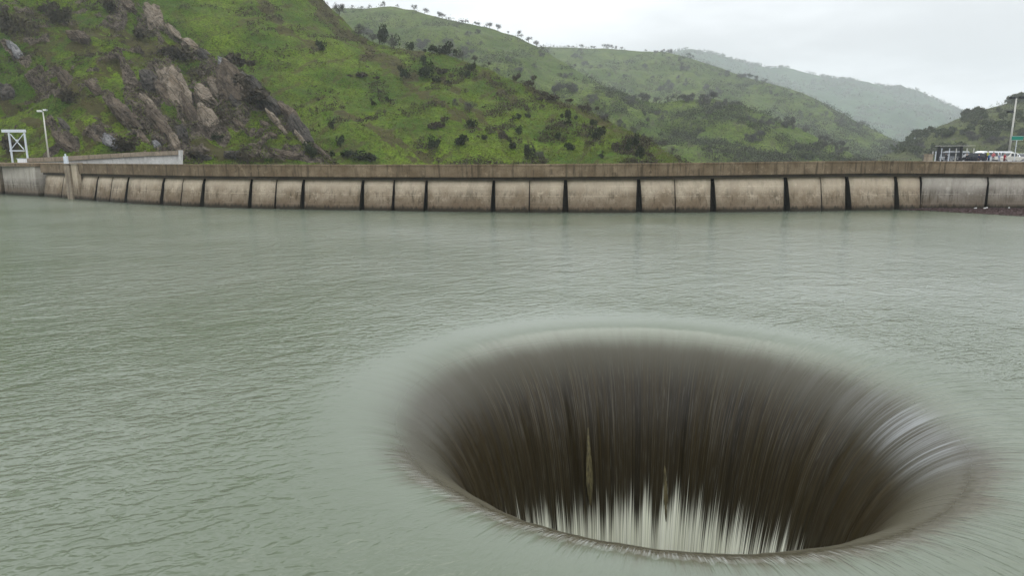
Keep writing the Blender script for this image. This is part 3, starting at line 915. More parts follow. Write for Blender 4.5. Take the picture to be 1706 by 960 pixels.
# x, y, length, width (photo pixels), lean in degrees down to the right, material, label
rocks = [
    (297, 162, 112, 34, 56, 'rock_tan', 'biggest tan slab of the rock outcrop on the left hillside'),
    (338, 166, 62, 26, 52, 'rock_tan', 'upright tan slab just right of the biggest slab on the left hillside'),
    (350, 212, 76, 24, 62, 'rock_tan', 'long tan slab pointing down at the grass below the outcrop'),
    (272, 218, 96, 26, 52, 'rock_brown', 'brown curved slab at the lower left of the outcrop above the wing wall'),
    (256, 36, 52, 24, 70, 'rock_tan', 'tan pinnacle rock at the top of the rocky spur'),
    (385, 150, 88, 40, 62, 'rock_brown', 'broad brown rock mass at the right side of the outcrop'),
    (207, 197, 72, 22, 44, 'rock_brown', 'reddish brown slab lying alone in the grass left of the outcrop'),
    (250, 140, 52, 22, 60, 'rock_dark', 'dark broken rock left of the biggest tan slab'),
    (318, 78, 44, 16, 42, 'rock_tan', 'jagged tan rock on the spur below the pinnacle'),
    (344, 96, 34, 18, 40, 'rock_dark', 'dark knob of rock on the crest of the rocky spur'),
    (290, 55, 44, 10, 40, 'rock_tan', 'narrow tan rib of rock running down from the pinnacle'),
    (374, 112, 42, 18, 40, 'rock_grey', 'grey flat topped rock on the spur above the broad brown rock'),
    (424, 150, 62, 20, 48, 'rock_dark', 'dark ragged rock on the spur edge against the green slope'),
    (448, 176, 50, 26, 42, 'rock_dark', 'dark bulky rock halfway down the spur edge'),
    (478, 192, 56, 18, 44, 'rock_brown', 'brown rock bulge with grass below it on the lower spur'),
    (498, 222, 62, 22, 54, 'rock_dark', 'dark overhanging rock at the lower spur edge'),
    (536, 258, 50, 9, 42, 'rock_brown', 'low brown rock at the foot of the spur behind the parapet'),
    (108, 238, 52, 14, 43, 'rock_brown', 'narrow brown slab leaning beside the tall lamp post'),
    (112, 212, 46, 10, 46, 'rock_dark', 'thin dark slab above the lamp post in the grass'),
    (26, 86, 48, 13, 46, 'rock_grey', 'bluish grey slab high on the far left hillside'),
    (186, 240, 44, 16, 30, 'rock_grey', 'grey rock scree just above the wing wall'),
    (440, 210, 30, 10, 30, 'rock_brown', 'small brown rock in the grass right of the outcrop'),
    (452, 228, 22, 9, 20, 'rock_brown', 'small brown rock on the grass bench by the lower spur'),
    (424, 244, 20, 7, 10, 'rock_tan', 'small tan rock low on the grass bench'),
    (394, 206, 40, 9, 38, 'rock_brown', 'low brown rock strip at the top of the grass bench'),
    (472, 262, 52, 16, 14, 'rock_brown', 'brown rock heap behind the parapet near the foot of the spur'),
    (388, 262, 26, 14, 10, 'rock_dark', 'dark rock stump behind the parapet below the grass bench'),
    (330, 262, 40, 12, 16, 'rock_dark', 'dark rocks beside the end post of the wing wall'),
    (240, 236, 40, 14, 50, 'rock_brown', 'brown slab between the scree and the curved slab'),
    (262, 243, 18, 12, 60, 'rock_grey', 'grey rock stump above the wing wall beneath the curved slab'),
    (306, 226, 36, 16, 60, 'rock_dark', 'dark hollowed rock under the biggest tan slab'),
    (212, 14, 36, 16, 55, 'rock_brown', 'brown rock at the top edge of the photo left of the pinnacle'),
    (132, 66, 40, 18, 24, 'rock_brown', 'brown rock hump high on the left hillside'),
    (110, 140, 44, 22, 60, 'rock_brown', 'brown rough rock patch in the middle of the left hillside'),
    (158, 150, 34, 14, 44, 'rock_brown', 'brown rock step right of the rough rock patch'),
    (318, 192, 84, 15, 57, 'rock_brown', 'thin brown slab squeezed between the biggest slab and the long tan slab'),
    (276, 168, 70, 15, 60, 'rock_brown', 'narrow brown slab along the left edge of the biggest tan slab'),
    (362, 152, 60, 16, 58, 'rock_tan', 'tan slab leaning on the broad brown rock of the outcrop'),
    (396, 176, 66, 15, 56, 'rock_dark', 'dark slab at the lower right corner of the outcrop'),
    (252, 176, 50, 14, 48, 'rock_tan', 'weathered tan slab above the brown curved slab'),
    (294, 240, 40, 12, 62, 'rock_tan', 'tan foot of the outcrop just above the end of the wing wall'),
    (412, 136, 46, 13, 46, 'rock_tan', 'tan edge slab where the spur meets the green slope'),
    (462, 206, 60, 9, 48, 'rock_tan', 'thin tan ledge running down the lower spur'),
    (506, 240, 56, 9, 50, 'rock_tan', 'thin tan ledge near the foot of the spur'),
    (8, 158, 32, 20, 60, 'rock_dark', 'dark rock at the left edge of the photo above the steel frame'),
]
for i, (x, y, L, W_, ang_, mt, lab) in enumerate(rocks):
    p, n = locate('A', x, y)
    k = PXM(p[1])
    a, b = L * k / 2, W_ * k / 2
    me = ROCKS[i % 10].copy()
    o = link('boulder', me, M[mt])
    dirv = Vector((math.cos(math.radians(ang_)), -0.5 * math.sin(math.radians(ang_)), -math.sin(math.radians(ang_)))).normalized()
    nv_ = Vector(n); nv_ = (nv_ - dirv * nv_.dot(dirv)).normalized()
    sv = nv_.cross(dirv)
    Mx = Matrix((dirv, sv, nv_)).transposed()
    co = np.empty(len(me.vertices) * 3, np.float32); me.vertices.foreach_get('co', co); co = co.reshape(-1, 3)
    co = co * np.array([a, b, max(b * 1.0, 0.9)]) * 1.08
    co = co @ np.array(Mx).T
    me.vertices.foreach_set('co', co.ravel().astype(np.float32)); me.update()
    o.location = Vector(p) + nv_ * (b * 0.42)
    tag(o, lab, 'rock')

# ------------------------------------------------------------------ vegetation
def leaf_mat(name, a, b, c):
    t = NT(name)
    rnd = t.new('ShaderNodeObjectInfo').outputs['Random']
    n = t.noise(t.pos(), 1.2, 3, 0.6)
    col = t.mix(t.mapr(n, 0.35, 0.65), a, b)
    col = t.mix(t.mapr(rnd, 0, 1, 0, 0.7, False), col, c)
    return t.bsdf(col, 0.9, 0, None, 0.1)


M['leaf'] = leaf_mat('evergreen_leaf', (0.016, 0.026, 0.009), (0.036, 0.050, 0.016), (0.028, 0.028, 0.016))
M['oak_leaf'] = leaf_mat('oak_leaf', (0.055, 0.070, 0.030), (0.090, 0.106, 0.050), (0.085, 0.085, 0.058))
M['twig'] = leaf_mat('bare_twig', (0.070, 0.064, 0.060), (0.112, 0.106, 0.100), (0.085, 0.085, 0.07))
M['brush'] = leaf_mat('dry_brush', (0.045, 0.036, 0.027), (0.075, 0.060, 0.042), (0.05, 0.045, 0.025))
M['woods'] = leaf_mat('thin_woods', (0.040, 0.042, 0.030), (0.066, 0.066, 0.050), (0.05, 0.055, 0.03))
M['bark'] = leaf_mat('bark', (0.045, 0.038, 0.032), (0.08, 0.07, 0.06), (0.06, 0.052, 0.045))
M['tuft'] = leaf_mat('grass_tuft', (0.09, 0.13, 0.016), (0.13, 0.165, 0.03), (0.10, 0.10, 0.03))


def quads(C, size, rnd, aspect=1.0, up=0.0):
    """random small leaf faces at centres C"""
    n = len(C)
    a = rnd.normal(size=(n, 3)); a[:, 2] += up * np.abs(rnd.normal(size=n)) * 2; a /= np.linalg.norm(a, axis=1)[:, None]
    b = rnd.normal(size=(n, 3)); b -= a * (a * b).sum(1)[:, None]; b /= np.linalg.norm(b, axis=1)[:, None]
    s = size * (0.6 + 0.8 * rnd.random(n))[:, None]
    a = a * s * aspect; b = b * s
    V = np.stack([C - a - b * 0.6, C + a - b * 0.2, C + a * 0.8 + b * 0.6, C - a * 0.9 + b], 1).reshape(-1, 3)
    return V, np.arange(4 * n).reshape(n, 4)


def blob_points(n, rnd, lobes, flat=0.8):
    c = []
    for _ in range(lobes):
        p = rnd.normal(size=3) * np.array([0.45, 0.45, 0.28]); p[2] = abs(p[2]) * 1.1 + 0.30
        c.append((p, rnd.uniform(0.28, 0.55)))
    out = []
    for i in range(n):
        p, r = c[rnd.integers(lobes)]
        d = rnd.normal(size=3); d /= np.linalg.norm(d)
        out.append(p + d * r * rnd.random() ** 0.33 * np.array([1, 1, flat]))
    o = np.array(out); o[:, 2] = np.maximum(o[:, 2], 0.02)
    return o


def bush_mesh(seed, n, leaf, lobes=7):
    rnd = np.random.default_rng(seed)
    C = blob_points(n, rnd, lobes)
    V, F = quads(C, leaf, rnd)
    return np_mesh('bush', V, F, False)


def branch_tree(seed, twigs=420, evergreen=False):
    """unit-height oak: trunk mesh and crown mesh"""
    rnd = np.random.default_rng(seed)
    tv, tf = [], []
    ends = []
    def seg(p, q, r0, r1):
        d = q - p; L = np.linalg.norm(d); d = d / L
        a = np.cross(d, [0.3, 0.8, 0.5]); a /= np.linalg.norm(a); b = np.cross(d, a)
        base = len(tv)
        for c, r in ((p, r0), (q, r1)):
            for k in range(5):
                th = 2 * PI * k / 5
                tv.append(c + r * (a * math.cos(th) + b * math.sin(th)))
        for k in range(5):
            tf.append((base + k, base + (k + 1) % 5, base + 5 + (k + 1) % 5, base + 5 + k))
    def grow(p, d, L, r, lev):
        q = p + d * L
        m = (p + q) / 2 + rnd.normal(size=3) * L * 0.07
        seg(p, m, r, r * 0.85); seg(m, q, r * 0.85, r * 0.68)
        if lev == 0:
            ends.append((q, d, L)); return
        if lev <= 2: ends.append((q, d, L))
        for _ in range(rnd.integers(2, 4) + (1 if lev == 4 else 0)):
            nd = d + rnd.normal(size=3) * 0.62 + np.array([0, 0, 0.06])
            nd[2] = nd[2] * 0.8 + 0.05
            nd /= np.linalg.norm(nd)
            grow(q, nd, L * rnd.uniform(0.62, 0.86), r * 0.6, lev - 1)
    grow(np.array([0, 0, -0.04]), np.array([rnd.normal() * 0.08, rnd.normal() * 0.08, 1.0]), 0.24, 0.030, 4)
    trunk = np_mesh('trunk', np.array(tv), np.array(tf), True)
    E = np.array([e[0] for e in ends]); Dn = np.array([e[1] for e in ends]); 
    idx = rnd.integers(len(E), size=twigs)
    C = E[idx] + rnd.normal(size=(twigs, 3)) * 0.055
    if evergreen:
        V, F = quads(C, 0.040, rnd)
    else:
        d = Dn[idx] + rnd.normal(size=(twigs, 3)) * 0.8; d /= np.linalg.norm(d, axis=1)[:, None]
        b = np.cross(d, rnd.normal(size=(twigs, 3))); b /= np.linalg.norm(b, axis=1)[:, None]
        L = (0.035 + 0.06 * rnd.random(twigs))[:, None]; w = 0.0055
        V = np.stack([C - d * L - b * w, C - d * L + b * w, C + d * L + b * w * 0.4, C + d * L - b * w * 0.4], 1).reshape(-1, 3)
        F = np.arange(4 * twigs).reshape(-1, 4)
    crown = np_mesh('crown', V, F, False)
    return trunk, crown


OAK = [branch_tree(100 + s, 520) for s in range(6)]
EVG = [branch_tree(200 + s, 900, True) for s in range(5)]
for tr, cr in OAK: tr.materials.append(M['bark']); cr.materials.append(M['twig'])
for tr, cr in EVG: tr.materials.append(M['bark']); cr.materials.append(M['oak_leaf'])
BUSH = [bush_mesh(300 + s, 620, 0.075) for s in range(6)]
BRUSHM = []
for b in BUSH:
    c = b.copy(); c.materials.append(M['brush']); BRUSHM.append(c)
for b in BUSH: b.materials.append(M['leaf'])


def put(me, name, p, h, w=None, lab=None, cat=None, group=None):
    o = bpy.data.objects.new(name, me); COL.objects.link(o)
    o.location = p; o.rotation_euler = (0, 0, random.uniform(0, 6.28))
    w = h if w is None else w
    o.scale = (w, w, h)
    return tag(o, lab, cat, group)


# shrubs of the middle green hill: x, y, width px, height px, kind
shrubs = [(705, 106, 11, 16, 'e', 'upright dark bush on the crest of the green spur'), (700, 130, 30, 24, 'e', 'largest dark bush on the upper green spur'), (732, 124, 24, 10, 'd', 'wide low dark bush right of the largest bush'),
          (610, 132, 30, 11, 'd', 'wide dark brush clump high on the middle green slope'), (674, 130, 16, 14, 'e', 'round dark bush at the lower end of the brown gully'), (783, 118, 14, 14, 'e', 'dark round bush just under the spur crest'),
          (776, 128, 16, 12, 'e', 'green bush below the round crest bush'), (730, 139, 16, 12, 'e', 'green bush below the wide low bush'), (781, 188, 30, 26, 'o', None), (755, 176, 16, 16, 'o', None),
          (728, 214, 30, 14, 'd', 'wide dark bush low in the middle of the green slope'), (763, 242, 22, 18, 'e', 'dense dark bush above the parapet right of the wide dark bush'), (784, 214, 16, 18, 'e', 'tall green bush at the middle of the green slope'),
          (725, 247, 18, 20, 'e', 'loose green bush above the parapet left of the dense bush'), (865, 226, 12, 14, 'e', None), (842, 235, 15, 14, 'd', None), (853, 249, 16, 14, 'e', None), (805, 233, 10, 9, 'e', None),
          (879, 266, 18, 30, 'e', 'tall dark bush just above the parapet with a grey bush beside it'), (897, 266, 24, 22, 'o', None), (930, 234, 15, 11, 'e', None), (950, 200, 16, 16, 'e', None), (943, 208, 12, 10, 'e', None),
          (992, 234, 22, 24, 'e', 'biggest dark bush on the right part of the green slope'), (1025, 248, 14, 13, 'd', None), (1041, 254, 12, 16, 'e', None), (1057, 246, 20, 18, 'e', None), (1064, 266, 15, 22, 'e', 'tall dark bush above the parapet near the tip of the green spur'),
          (1002, 263, 10, 9, 'e', None), (953, 250, 18, 13, 'e', None), (987, 210, 14, 14, 'e', None), (878, 196, 8, 10, 'e', None), (862, 199, 12, 9, 'e', None), (929, 170, 34, 12, 'd', 'wide dark brush on the ridge line of the spur'),
          (881, 140, 18, 12, 'd', None), (856, 132, 14, 12, 'd', None), (906, 160, 14, 10, 'd', None), (976, 184, 20, 12, 'd', None), (1011, 196, 24, 14, 'o', None), (1050, 217, 16, 12, 'o', None), (1089, 238, 16, 18, 'o', None),
          (565, 245, 12, 20, 'e', 'dark green bush near the foot of the rocky spur'), (582, 262, 30, 14, 'e', 'wide dark green bush behind the parapet at the foot of the green slope'), (623, 268, 46, 16, 'e', 'widest dark bush behind the parapet left of the middle'),
          (554, 216, 10, 14, 'e', None), (642, 170, 9, 9, 'e', None), (623, 176, 9, 9, 'e', None), (536, 84, 14, 16, 'e', None), (596, 60, 24, 24, 'o', None), (620, 66, 20, 18, 'o', None), (640, 76, 24, 26, 'e', 'dark bush on the skyline notch between the hills'),
          (655, 80, 20, 22, 'o', None), (605, 52, 14, 18, 'o', None), (632, 68, 16, 22, 'o', None), (684, 84, 14, 16, 'e', None), (735, 90, 22, 14, 'e', None), (748, 92, 22, 18, 'e', None), (715, 88, 16, 12, 'e', None), (770, 98, 24, 18, 'o', None),
          (790, 104, 24, 18, 'o', None), (812, 112, 20, 14, 'o', None), (565, 24, 18, 26, 'o', 'dark leafless tree on the skyline at the top of the green slope'), (1100, 246, 20, 20, 'o', None), (1118, 256, 18, 18, 'o', None), (1075, 232, 14, 14, 'o', None)]
for i, (x, y, w, h, kind, lab) in enumerate(shrubs):
    p, n = locate('B', x, y)
    k = PXM(p[1])
    p[2] -= 0.15
    if kind == 'o':
        tr, cr = OAK[i % 6]
        t_o = empty('leafless_tree', p, random.uniform(0, 6), lab or 'bare grey shrubby tree on the green slope behind the dam', 'tree', 'bare grey trees on the green slope')
        s_ = h * k * 1.15
        t_o.scale = (s_ * max(1, 0.8 * w / h), s_ * max(1, 0.8 * w / h), s_)
        for nm, me in (('trunk', tr), ('crown', cr)):
            c_ = bpy.data.objects.new(nm, me); COL.objects.link(c_); c_.parent = t_o
    else:
        dead = kind == 'd'
        put((BRUSHM if dead else BUSH)[i % 6], 'bush', p, h * k * 0.95, w * k * 0.62,
            lab or ('dark brown brush clump on the green slope behind the dam' if dead else 'small dark green bush on the green slope behind the dam'), 'bush',
            'brown brush clumps on the green slope' if dead else 'dark bushes on the green slope')

# bushes between the rocks
for i, (x, y, w, h, kind, lab) in enumerate([(292, 100, 50, 30, 'd', 'large grey brown bush in front of the rocky spur below the pinnacle'), (108, 40, 36, 30, 'd', 'dark brush thicket high on the left hillside'), (14, 62, 40, 40, 'd', 'dark brush thicket at the far left edge of the hillside'),
                                             (390, 118, 40, 26, 'd', 'dark brush on the spur crest beside the grey flat rock'), (428, 176, 60, 34, 'd', 'dark grey brush hanging down the spur edge'), (205, 252, 40, 26, 'd', 'grey brush beside the scree above the wing wall'),
                                             (236, 66, 34, 24, 'd', 'grey brush below the pinnacle rock'), (525, 262, 30, 26, 'e', 'dark green bush at the foot of the rocky spur'), (118, 172, 40, 22, 'd', 'dark brush under the rough rock patch'), (310, 268, 44, 18, 'd', 'low dark brush behind the end post of the wing wall'),
                                             (408, 268, 36, 20, 'd', 'low grey brush behind the parapet on the grass bench'), (70, 20, 30, 20, 'd', 'brown brush near the top edge of the left hillside'), (20, 255, 30, 36, 'd', 'dark brush behind the steel frame'),
                                             (360, 232, 20, 10, 'e', 'small green bush beside the long tan slab'), (180, 20, 30, 18, 'd', 'brown brush at the top edge left of the pinnacle')]):
    p, n = locate('A', x, y)
    k = PXM(p[1]); p[2] -= 0.2
    put((BRUSHM if kind == 'd' else BUSH)[i % 6], 'bush', p, h * k * 0.9, w * k * 0.6, lab, 'bush')

# brown scrub, grass tufts: uncountable ground cover on the two near hills
def cover_mesh(key, n, size, seed, test, per, spread, up):
    rnd = np.random.default_rng(seed)
    px, P, uv, N = HILLS[key]
    ii = rnd.integers(P.shape[0], size=n * 6); jj = rnd.integers(P.shape[1], size=n * 6)
    C = P[ii, jj]; U = uv[ii, jj]
    ok = (U[:, 0] > -60) & (U[:, 0] < 1760) & (U[:, 1] > -40) & (U[:, 1] < 290)
    ok &= test(C, U, rnd)
    C = C[ok][:n]
    base = np.repeat(C, per, 0) + rnd.normal(size=(len(C) * per, 3)) * spread
    base[:, 2] += np.abs(rnd.normal(size=len(base))) * spread * 0.5 + spread * 0.3
    return quads(base, size, rnd, 1.0, up)


def patchy(seed, sc, lo):
    return lambda C, U, rnd: (fbm((C[:, 0] - 0.9 * C[:, 2]) / sc, (C[:, 0] + 1.1 * C[:, 2]) / (sc * 2.6), C[:, 1] / (sc * 1.5), 3, seed) + rnd.normal(size=len(C)) * 0.12) > lo


Va, Fa = cover_mesh('A', 1700, 0.20, 1, patchy(401, 9, 0.22), 14, 0.42, 0)
o = link('scrub', np_mesh('scrub', Va, Fa, False), M['brush']); tag(o, 'brown dry scrub scattered over the rocky left hillside', 'scrub', kind='stuff')
Vb, Fb = cover_mesh('B', 3800, 0.20, 2, patchy(402, 10, 0.26), 12, 0.45, 0)
o = link('scrub', np_mesh('scrub', Vb, Fb, False), M['brush']); tag(o, 'thin brown scrub in bands down the middle green slope', 'scrub', kind='stuff')
Va, Fa = cover_mesh('A', 6000, 0.15, 3, patchy(403, 7, -0.3), 6, 0.35, 1)
o = link('grass', np_mesh('grass', Va, Fa, False), M['tuft']); tag(o, 'bright green grass tufts on the rocky left hillside', 'grass', kind='stuff')
Vb, Fb = cover_mesh('B', 9000, 0.15, 4, patchy(404, 7, -0.4), 6, 0.35, 1)
o = link('grass', np_mesh('grass', Vb, Fb, False), M['tuft']); tag(o, 'bright green grass tufts on the middle slope', 'grass', kind='stuff')

# trees of the far ridges: (hill, band in the photo, count, jitter, kind, height m, label, group)
def band(key, pts, n, jit, kind, hmin, hmax, lab, group):
    xs = np.array([p[0] for p in pts], float); ys = np.array([p[1] for p in pts], float)
    x = None
    for i in range(n):
        if x is not None and random.random() < 0.62:
            x += random.gauss(0, 9); y += random.gauss(0, 3.5)
        else:
            x = random.uniform(xs[0], xs[-1]); y = np.interp(x, xs, ys) + random.gauss(0, jit)
        p, nn_ = locate(key, x, y)
        h = random.uniform(hmin, hmax); p[2] -= 0.3
        pr_ = random.choice(OAK if kind == 'o' else EVG)
        t_o = empty('leafless_oak' if kind == 'o' else 'evergreen_oak', p, random.uniform(0, 6), lab, 'tree', group)
        w_ = h * random.uniform(0.9, 1.25); t_o.scale = (w_, w_, h)
        for nm, me in zip(('trunk', 'crown'), pr_):
            c_ = bpy.data.objects.new(nm, me); COL.objects.link(c_); c_.parent = t_o


def oak(p, h, lab, group):
    t_o = empty('leafless_oak', p, random.uniform(0, 6), lab, 'tree', group)
    t_o.scale = (h * 1.15, h * 1.15, h)
    for nm, me in zip(('trunk', 'crown'), random.choice(OAK)):
        c_ = bpy.data.objects.new(nm, me); COL.objects.link(c_); c_.parent = t_o


sky1 = [(585, 14), (603, 14), (615, 14), (640, 12), (662, 11), (690, 17), (706, 21), (730, 28), (736, 29), (768, 37), (775, 38), (792, 42), (797, 42), (815, 46), (828, 49), (846, 55), (862, 61), (880, 69), (893, 76), (902, 82)]
for x, y in sky1:
    p, _ = locate('C1', x, y - 8)
    h = random.choice([6, 7, 9, 11, 12]); p[2] -= 0.3
    oak(p, h, 'small bare oak on the skyline of the hazy left ridge', 'oaks on the left skyline')
for x, h in ((905, 8), (920, 7), (946, 8), (952, 7), (985, 10), (990, 9), (1005, 14), (1012, 15), (1019, 13), (1027, 11), (1036, 9), (1075, 7), (1118, 7)):
    p, _ = locate('C3', x, 60); p[2] -= 0.3
    oak(p, h, 'small bare oak on the skyline of the hazy middle ridge', 'oaks on the middle skyline')
band('C1', [(590, 50), (680, 80), (760, 80), (800, 90)], 26, 14, 'o', 7, 12, 'bare grey oak in the hazy hollow behind the green spur', 'oaks in the hollow behind the green spur')
band('C1', [(770, 95), (800, 55)], 14, 12, 'o', 7, 11, 'bare grey oak in a line up the ravine of the hazy left ridge', 'oaks in the ravine of the left ridge')
band('C1', [(820, 100), (1000, 150)], 16, 18, 'o', 6, 10, 'bare grey oak scattered on the hazy grass of the left ridge', 'oaks on the left ridge slope')
band('C3', [(910, 95), (1000, 120), (1150, 140)], 34, 16, 'o', 10, 16, 'bare grey oak scattered on the hazy upper middle ridge', 'oaks on the upper middle ridge')
band('C3', [(1100, 110), (1300, 170), (1500, 245)], 52, 20, 'o', 10, 16, 'bare grey oak on the right shoulder of the middle ridge', 'oaks on the right shoulder of the middle ridge')
band('C2', [(900, 152), (1000, 156), (1100, 165), (1230, 172)], 40, 7, 'o', 7, 11, 'bare grey oak along the edge of the lower bench', 'oaks along the lower bench edge')
band('C2', [(980, 185), (1120, 205), (1300, 225)], 34, 18, 'o', 5, 9, 'bare grey oak on the lower green slope above the parapet', 'oaks on the lower green slope')
band('C2', [(1270, 190), (1320, 212), (1380, 240), (1430, 262)], 30, 6, 'o', 6, 10, 'bare grey oak on the dark edge of the lower spur', 'oaks on the lower spur edge')
band('C2', [(1000, 215), (1200, 235), (1380, 258)], 22, 14, 'e', 4, 7, 'small dark evergreen on the lower green slope above the parapet', 'evergreens on the lower green slope')
band('C3', [(1000, 130), (1250, 170), (1450, 230)], 26, 18, 'e', 6, 10, 'small dark evergreen on the hazy middle ridge', 'evergreens on the middle ridge')
band('E', [(1480, 258), (1530, 230), (1600, 196), (1706, 168), (1740, 156)], 46, 3, 'e', 7, 11, 'dark evergreen oak along the skyline of the right wooded hill', 'oaks along the right hill skyline')
band('E', [(1490, 262), (1560, 236), (1640, 215), (1740, 200)], 90, 18, 'e', 6, 10, 'dark evergreen oak on the slope of the right wooded hill', 'oaks on the right wooded hill')
band('E', [(1500, 262), (1560, 245), (1640, 228), (1740, 220)], 22, 16, 'o', 6, 9, 'bare grey oak on the slope of the right wooded hill', 'bare oaks on the right wooded hill')

# thin woods too many to count on the hazy ridges
for key, n, size, spread, seed, lo, lab, mt in (('C3', 7000, 0.55, 2.4, 21, 0.0, 'grey thin woods spread over the hazy middle ridge', 'woods'), ('C2', 4200, 0.34, 1.4, 22, 0.05, 'grey brush spread over the lower green slope', 'woods'),
                                        ('C1', 3200, 0.45, 1.9, 23, 0.12, 'grey brush on the hazy left ridge', 'woods'), ('E', 1100, 0.38, 1.5, 24, -0.1, 'grey green brush between the oaks of the right hill', 'oak_leaf')):
    Vs, Fs = cover_mesh(key, n, size, seed, patchy(410 + seed, 32, lo), 16, spread, 0)
    o = link('woods', np_mesh('woods', Vs, Fs, False), M[mt]); tag(o, lab, 'woods', kind='stuff')

# far wood of the misty ridge, one mass
rnd = np.random.default_rng(5)
px, P, uv, N = HILLS['D']
ii = rnd.integers(P.shape[0], size=6000); jj = (P.shape[1] * (1 - rnd.random(6000) ** 1.6 * 0.85)).astype(int).clip(0, P.shape[1] - 1)
C = P[ii, jj]
C = C[(fbm(C[:, 0] / 120, C[:, 1] / 120, C[:, 2] / 120, 3, 9) + rnd.normal(size=len(C)) * 0.2) > -0.15]
base = np.repeat(C, 14, 0) + rnd.normal(size=(len(C) * 14, 3)) * np.array([4.6, 4.6, 3.6]) + np.array([0, 0, 5])
Vd, Fd = quads(base, 2.4, rnd)
o = link('forest', np_mesh('forest', Vd, Fd, False), M['oak_leaf']); tag(o, 'far woods covering the misty last ridge', 'forest', kind='stuff')

# ------------------------------------------------------------------ left end: wing wall, steel frame, lamp
YW = 176.0
wing = empty('retaining_wall', tuple(at(180, 268, YW)), 0, 'long pale retaining wall behind the left end of the dam below the rocks', 'wall')
wl = np.array(wing.location)
def wpt(x, y, dY=0.0): return at(x, y, YW + dY + (x - 180) * 0.03) - wl
def slab(name, pts_top, pts_bot, d0, d1, mat):
    n = len(pts_top)
    vv = []; ff = []
    for (xt, yt), (xb, yb) in zip(pts_top, pts_bot):
        a, b = wpt(xt, yt), wpt(xb, yb)
        for p in (b, a): vv.append(p + [0, d0, 0])
        for p in (a, b): vv.append(p + [0, d1, 0])
    for i in range(n - 1):
        for j in range(4):
            ff.append((4 * i + j, 4 * i + 4 + j, 4 * i + 4 + (j + 1) % 4, 4 * i + (j + 1) % 4))
    ff += [(0, 1, 2, 3), (4 * n - 1, 4 * n - 2, 4 * n - 3, 4 * n - 4)]
    return link(name, np_mesh(name, np.array(vv), np.array(ff), False), mat, wing)
slab('coping', [(46, 263.5), (100, 261), (160, 257.5), (230, 253.5), (303, 250.5)], [(46, 270), (100, 268.5), (160, 264.5), (230, 260.5), (303, 257.5)], -0.5, 1.2, M['wing'])
slab('wall_face', [(46, 270.3), (100, 268.8), (160, 264.8), (230, 260.8), (299, 257.9)], [(46, 284), (100, 284), (160, 284), (230, 284), (299, 284)], 0.15, 1.2, M['wing_pale'])
slab('end_post', [(299.5, 250.0), (304.5, 250.0)], [(299.5, 284), (304.5, 284)], -0.7, 0.1, M['wing_pale'])

YG = 172.0
gz = crest_z(60)
fr = empty('steel_frame', tuple(at(25, 270, YG)), 0, 'white steel lifting frame with cross bracing on the left abutment', 'gantry')
fl_ = np.array(fr.location)
fb = -0.3
def gp(x, y, dY=0.0): return tuple(at(x, y, YG + dY) - fl_)
def down(p): return (p[0], p[1], gz - fl_[2])
for x in (14.5, 40.5):
    for dY in (0.0, 2.2):
        p = gp(x, 221, dY)
        b = MB().beam(down(p), p, 0.30, 0.34); b.build('leg', M['steel'], fr)
MB().beam(gp(3, 218, -0.1), gp(42.5, 218, -0.1), 0.34, 0.7).build('top_beam', M['steel'], fr)
MB().beam(gp(3, 218, 2.3), gp(42.5, 218, 2.3), 0.34, 0.7).build('top_beam', M['steel'], fr)
MB().beam(gp(16, 251), gp(41, 251), 0.2, 0.25).build('cross_rail', M['steel'], fr)
MB().beam(gp(17, 223, -0.05), gp(40, 249, -0.05), 0.1, 0.16).build('brace', M['steel'], fr)
MB().beam(gp(39, 223, 0.14), gp(18, 249, 0.14), 0.1, 0.16).build('brace', M['steel'], fr)
MB().box(tuple(np.array(gp(28.5, 234, 0.05))), (0.5, 0.4, 0.5), 0, 0.06).build('gusset_plate', M['steel'], fr)

cb = at(37, 268, YG - 1.5)
cab = empty('control_cabinet', (cb[0], cb[1], gz), 0, 'small white control cabinet at the foot of the steel frame', 'cabinet')
MB().box((0, 0, 0.45), (1.7, 1.0, 0.9), 0, 0.04).build('cabinet_body', M['white_paint'], cab)
MB().box((-0.1, 0, 0.97), (1.9, 1.15, 0.12), 0, 0.02).build('lid', M['steel'], cab)

def floodlight(name, x, ytop, Y, zbase, heads, lab, ph=0.16):
    t0 = at(x, ytop, Y)
    o = empty(name, (t0[0], Y, zbase), 0, lab, 'lamp post')
    H_ = t0[2] - zbase
    MB().bar((0, 0, 0), (0, 0, H_), ph, 10, ph * 0.6).build('pole', M['pole'], o, True)
    MB().box((0, 0, 0.45), (0.75, 0.75, 0.9), 0, 0.05).build('base', M['pale'], o)
    for (dx, dz, w, mt) in heads:
        h = MB().box((dx, -0.15, H_ + dz), (w, 0.6, 0.42), 0, 0.06).beam((0, 0, H_ + dz - 0.1), (dx, 0, H_ + dz - 0.1), 0.1).build('lamp_head', M[mt], o)
        MB().box((dx, -0.47, H_ + dz), (w * 0.8, 0.05, 0.3), 0, 0.01).build('lens', M['glass'] if mt == 'black' else M['lamp'], h)
    return o
floodlight('lamp_post', 71.5, 186, YG + 2, gz, [(-0.75, 0.15, 1.0, 'white_paint'), (0.7, 0.4, 0.9, 'silver_paint')], 'tall lamp post with two white floodlights at the left end of the dam', 0.22)

